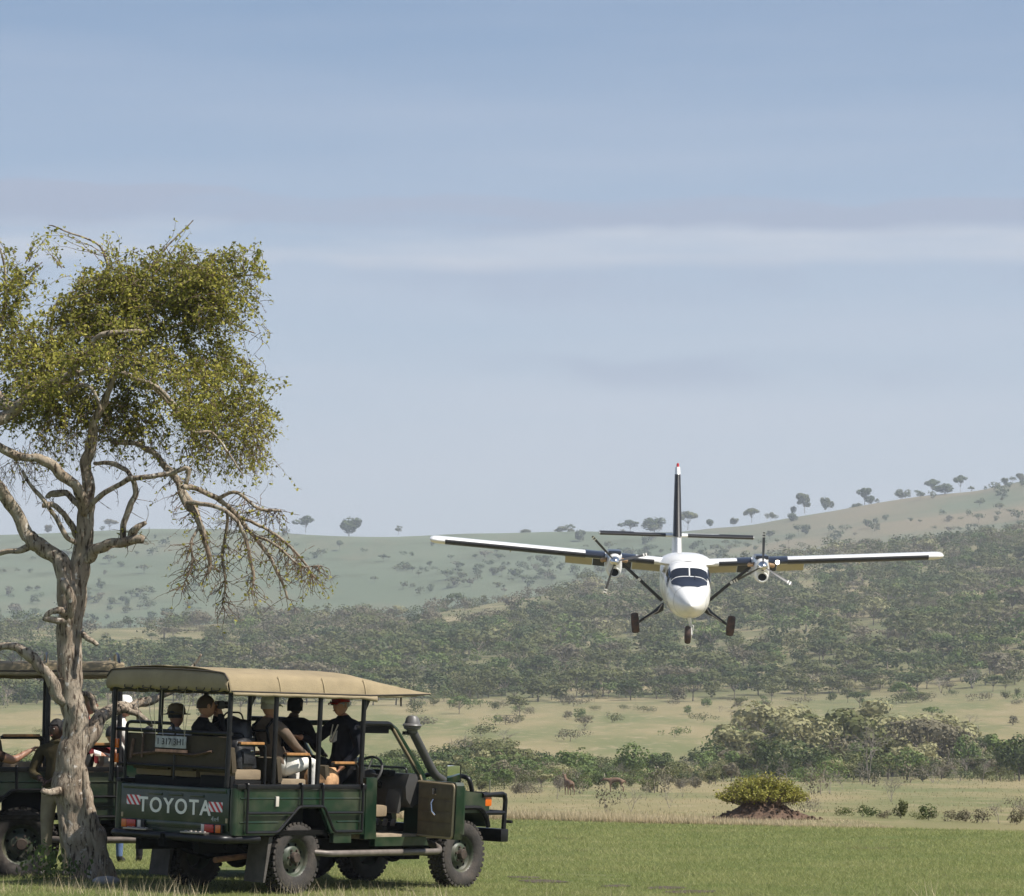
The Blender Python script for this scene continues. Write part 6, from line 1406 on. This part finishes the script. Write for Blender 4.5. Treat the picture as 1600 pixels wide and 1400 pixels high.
# ------------------------------------------------------------ two antelopes by the grey bushes
def antelope(label, px, py, D, hgt, yaw, graze=False):
    J = {'rump': (-.42, 0, .80), 'loin': (-.1, 0, .82), 'chest': (.34, 0, .80), 'neck': (.52, 0, .98 if not graze else .82), 'head': (.68, 0, 1.26) if not graze else (.86, 0, .86), 'muz': (.86, 0, 1.18) if not graze else (1.02, 0, .70)}
    V = []; E = []; Rr = []
    def v(p, r, par=None):
        V.append(p); Rr.append(r); i = len(V)-1
        if par is not None: E.append((par, i))
        return i
    l = v(J['loin'], .17); r_ = v(J['rump'], .18, l); c = v(J['chest'], .19, l); n = v(J['neck'], .11, c); h = v(J['head'], .075, n); v(J['muz'], .04, h)
    for s in (1, -1):
        e1 = v((J['head'][0]-.05, .09*s, J['head'][2]+.05), .02, h); v((J['head'][0]-.08, .17*s, J['head'][2]+.08), .012, e1)
        a = v((-.40, .11*s, .62), .10, r_); k = v((-.30, .12*s, .50), .06, a); hk = v((-.50, .12*s, .30), .032, k); v((-.46, .12*s, .02), .026, hk)
        a = v((.36, .10*s, .58), .075, c); k = v((.37, .10*s, .32), .035, a); v((.36, .10*s, .02), .026, k)
    t1 = v((-.60, 0, .74), .03, r_); v((-.66, 0, .50), .02, t1)
    me = bpy.data.meshes.new('skel'); me.from_pydata(V, E, []); o = bpy.data.objects.new('skel', me); COL.objects.link(o); o.modifiers.new('s', 'SKIN')
    for i, q in enumerate(Rr): me.skin_vertices[0].data[i].radius = (q, q)
    me.skin_vertices[0].data[0].use_root = True; s_ = o.modifiers.new('u', 'SUBSURF'); s_.levels = 1; s_.render_levels = 1
    bpy.context.view_layer.update(); bm = bpy.data.meshes.new_from_object(o.evaluated_get(bpy.context.evaluated_depsgraph_get())); bpy.data.objects.remove(o)
    bm.materials.clear(); bm.materials.append(mat('reddish_brown_hide', (.15, .088, .052), .8, var=.25, vscale=4)); bm.polygons.foreach_set('use_smooth', [True]*len(bm.polygons))
    o = bpy.data.objects.new('antelope', bm); COL.objects.link(o); x = place_px(px, D); o.location = (x, D, zg(x, D)); o.rotation_euler = (0, 0, yaw); o.scale = (hgt,)*3
    m = MB()
    for s in (1, -1): m.tube([(J['head'][0]-.03, .04*s, J['head'][2]+.06), (J['head'][0]-.12, .10*s, J['head'][2]+.22), (J['head'][0]-.10, .13*s, J['head'][2]+.38)], [.018, .014, .006], 6)
    m.build('horns', M_bone, o); return tag(o, label, 'antelope', 'antelopes by the bushes')
M_bone = mat('pale_horn', (.50, .44, .34), .6)
antelope('reddish brown antelope facing away beside the grey bush', 889, 1245, 243, 1.0, R_(115))
antelope('orange brown antelope with lowered head behind a green bush', 962, 1232, 262, 1.05, R_(172), True)
# ------------------------------------------------------------ grass
gg = np.random.default_rng(3)
def blades(name, X, Y, h, w, label, m, lean=.35, tint=None):
    n = len(X); Z = height(X, Y); a = gg.uniform(0, 6.28, n); dx, dy = np.cos(a), np.sin(a); L = gg.normal(size=(n, 2))*lean*h[:, None]
    b = np.stack([X, Y, Z-.01], 1); sd = np.stack([dx*w, dy*w, 0*w], 1)
    mid = b+np.stack([L[:, 0]*.4, L[:, 1]*.4, h*.6], 1); top = b+np.stack([L[:, 0], L[:, 1], h], 1)
    V = np.stack([b-sd, b+sd, top], 1).reshape(-1, 3); k = np.arange(n)[:, None]*3
    F = k+np.array([[0, 1, 2]])
    o = np_mesh(name, V, F, m, tint=np.repeat(tint if tint is not None else gg.uniform(.2, .8, n), 3)); return tag(o, label, kind='stuff')
M_grass = leaf_mat('short_green_grass', (.195, .235, .072), (.290, .310, .110), (.40, .375, .180), .4, 0)
M_straw = leaf_mat('dry_straw_grass', (.34, .27, .16), (.52, .43, .27), (.66, .56, .38), .2, 0)
N_ = 330000
Yg = 38.5*np.exp(gg.uniform(0, 1, N_)*math.log(87/38.5)); Xg = gg.uniform(-.146, .146, N_)*Yg
k = Yg < field_edge(Xg)+gg.normal(size=N_)*.5; Xg, Yg = Xg[k], Yg[k]
pn = np.array([mnoise.noise(Vector((x*.45, y*.35, 2.2)))+.5*mnoise.noise(Vector((x*1.6, y*1.3, 7))) for x, y in zip(Xg[::1], Yg[::1])])
keep = pn > -.62
SOIL = [(820, 1366, 26, 1.4), (850, 1371, 38, 1.8), (960, 1376, 24, 1.4), (1040, 1379, 30, 1.8), (1075, 1384, 40, 1.8), (985, 1391, 26, 1.2), (40, 1378, 34, 1.6), (892, 1395, 14, 1.6), (90, 1383, 22, 1.2)]
PX_, PY_ = 800+FPX*Xg/Yg, HOR+FPX*(CAMZ-.03)/Yg
for sx, sy, sw, sh in SOIL: keep &= (((PX_-sx)/sw)**2+((PY_-sy)/sh)**2) > .6+gg.normal(size=len(Xg))*.55
if 1: Xg, Yg, pn = Xg[keep], Yg[keep], pn[keep]
blades('grass', Xg, Yg, gg.uniform(.022, .062, len(Xg))*(1+.3*pn)*np.interp(Yg, [38, 90], [1, 1.15]), np.interp(Yg, [38, 90], [.0035, .008]), 'short green grass of the airstrip', M_grass, .85, np.clip(.45+.35*pn+gg.normal(size=len(Xg))*.17, 0, 1))
M_bare = mat('bare_dark_soil', (.075, .055, .038), .95, var=.5, vscale=9, bump=.6, bscale=30)
for sx, sy, sw, sh in SOIL:
    D0 = FPX*(CAMZ-.03)/(sy-HOR); x0 = place_px(sx, D0); rw = sw/FPX*D0; rd = sh/FPX*D0*D0/CAMZ*1.0; P = []
    for q in (.0, .35, .65, .85, 1.0):
        P.append([])
        for k in range(28):
            a = 2*math.pi*k/28; e = 1+.35*mnoise.noise(Vector((math.cos(a)*1.6+sx, math.sin(a)*1.6, sy))); X, Y = x0+math.cos(a)*rw*q*e, D0+math.sin(a)*rd*q*e
            P[-1].append((X, Y, zg(X, Y)+.006+.018*(1-q)*max(0, mnoise.noise(Vector((X*4, Y*4, 1)))+.4)))
    o_ = MB().grid(P, wrap=True).build('bare_soil', M_bare, None); tag(o_, 'bare dark soil showing through the mown grass', kind='structure')
# pale seed stalks close to the camera
n = 2600; Ys = gg.uniform(39.6, 41.6, n); Xs = gg.uniform(-.14, .14, n)*Ys
cl_ = np.array([mnoise.noise(Vector((x*1.1, y*.8, 5.5))) for x, y in zip(Xs, Ys)]); pxs = 800+Xs/Ys*FPX; k = (cl_ > .12-.22*((pxs > 380) & (pxs < 800))) & ~((pxs > 860) & (gg.random(n) < .8))
Xs, Ys = Xs[k], Ys[k]; n = len(Xs)
blades('seed_stalks', Xs, Ys, gg.uniform(.06, .26, n), np.full(n, .0032), 'pale dry seed stalks in front of the trucks', M_straw, .30)
# straw fringe where the mown strip ends
n = 26000; Xf = gg.uniform(-3.5, 7.6, n); Yf_ = field_edge(Xf)+gg.uniform(-.3, 1, n)**2*7; fall = np.interp(Xf, [-3.5, 2.5, 7.6], [1, .85, .28])
blades('straw_fringe', Xf, Yf_, gg.uniform(.08, .26, n)*fall, np.full(n, .006), 'tall pale straw along the end of the mown strip', M_straw, .25)
# dry tussocks over the plain
n = 16000; Yt = 88*np.exp(gg.uniform(0, 1, n)*math.log(420/88)); Xt = gg.uniform(-.145, .145, n)*Yt; k = Yt > field_edge(Xt)+2; Xt, Yt = Xt[k], Yt[k]
tn = np.array([mnoise.noise(Vector((x*.10, y*.03, 1.7))) for x, y in zip(Xt, Yt)]); M_tus = leaf_mat('tussock_grass', (.120, .130, .050), (.235, .210, .100), (.40, .335, .195), .2, 0)
blades('tussock_grass', Xt, Yt, gg.uniform(.04, .14, len(Xt))*np.interp(Yt, [88, 420], [.8, 1.6]), .008*Yt/90, 'dry tussocks scattered over the plain', M_tus, .5, np.clip(.5+.5*tn+gg.normal(size=len(Xt))*.16, 0, 1))
# scrubby weeds at the foot of the trunk
wr_ = np.random.default_rng(9)
for i, (px, D, h, k, lab) in enumerate(((62, 43.0, .42, 'bare', 'dry pinkish weed at the left foot of the trunk'), (84, 42.9, .52, 'low', 'green leafy weed against the foot of the trunk'), (45, 42.8, .30, 'bare', 'small dry weed left of the trunk'), (96, 42.8, .28, 'low', 'small green weed touching the trunk root'), (72, 42.7, .20, 'low', 'lowest green weed before the trunk'))):
    plant('weed', k, 'green', place_px(px, D), D, h, lab, 'weed', 'weeds at the foot of the trunk', n=160, leaf=.07, var=i % 4, w=.8)
st = MB().ball((0, 0, .03), (.16, .10, .06), 0, 12, 8); so_ = st.build('stone', mat('grey_stone', (.30, .29, .28), .9, var=.3, vscale=6, bump=.5, bscale=20), None); x = place_px(170, 42.6); so_.location = (x, 42.6, zg(x, 42.6)); tag(so_, 'pale grey stone in the shade right of the trunk', 'stone')
# things that still read alike: told apart by their order in the picture
same = {}
for o_ in bpy.data.objects:
    if o_.get('category') and o_.get('group'): same.setdefault(o_['label'], []).append(o_)
ORD = ['first', 'second', 'third', 'fourth', 'fifth', 'sixth', 'seventh', 'eighth', 'ninth', 'tenth']
for lab_, os_ in same.items():
    n = len(os_)
    if n < 2 or n > 10: continue
    os_.sort(key=lambda o: o.location.x/max(o.location.y, 1))
    for i, o_ in enumerate(os_):
        w_ = {2: ['left of two', 'right of two'], 3: ['left of three', 'middle of three', 'right of three']}.get(n, [f'{ORD[k]} from left' for k in range(n)])[i]
        o_['label'] = f'{lab_}, {w_}'
for o_ in bpy.data.objects:
    l_ = o_.get('label', '')
    if len(l_.replace(',', '').split()) > 16 and o_.get('group'): o_['label'] = l_.replace('mid-sized ', '').replace('pale feathery', 'feathery').replace(' alone on', ' on').replace(', below ', ' below ')
    if len(o_.get('label', '').split()) > 16 and o_.get('group'): o_['label'] = o_['label'].replace(' from left', '').replace('dark green', 'dark').replace('loose tree', 'tree')
    if len(o_.get('label', '').split()) > 16: print('LONG', o_['label'])
# free meshes nobody uses any more
for m_ in list(bpy.data.meshes):
    if m_.users == 0: bpy.data.meshes.remove(m_)
for o_ in list(bpy.data.objects):
    if not o_.users_collection: bpy.data.objects.remove(o_)
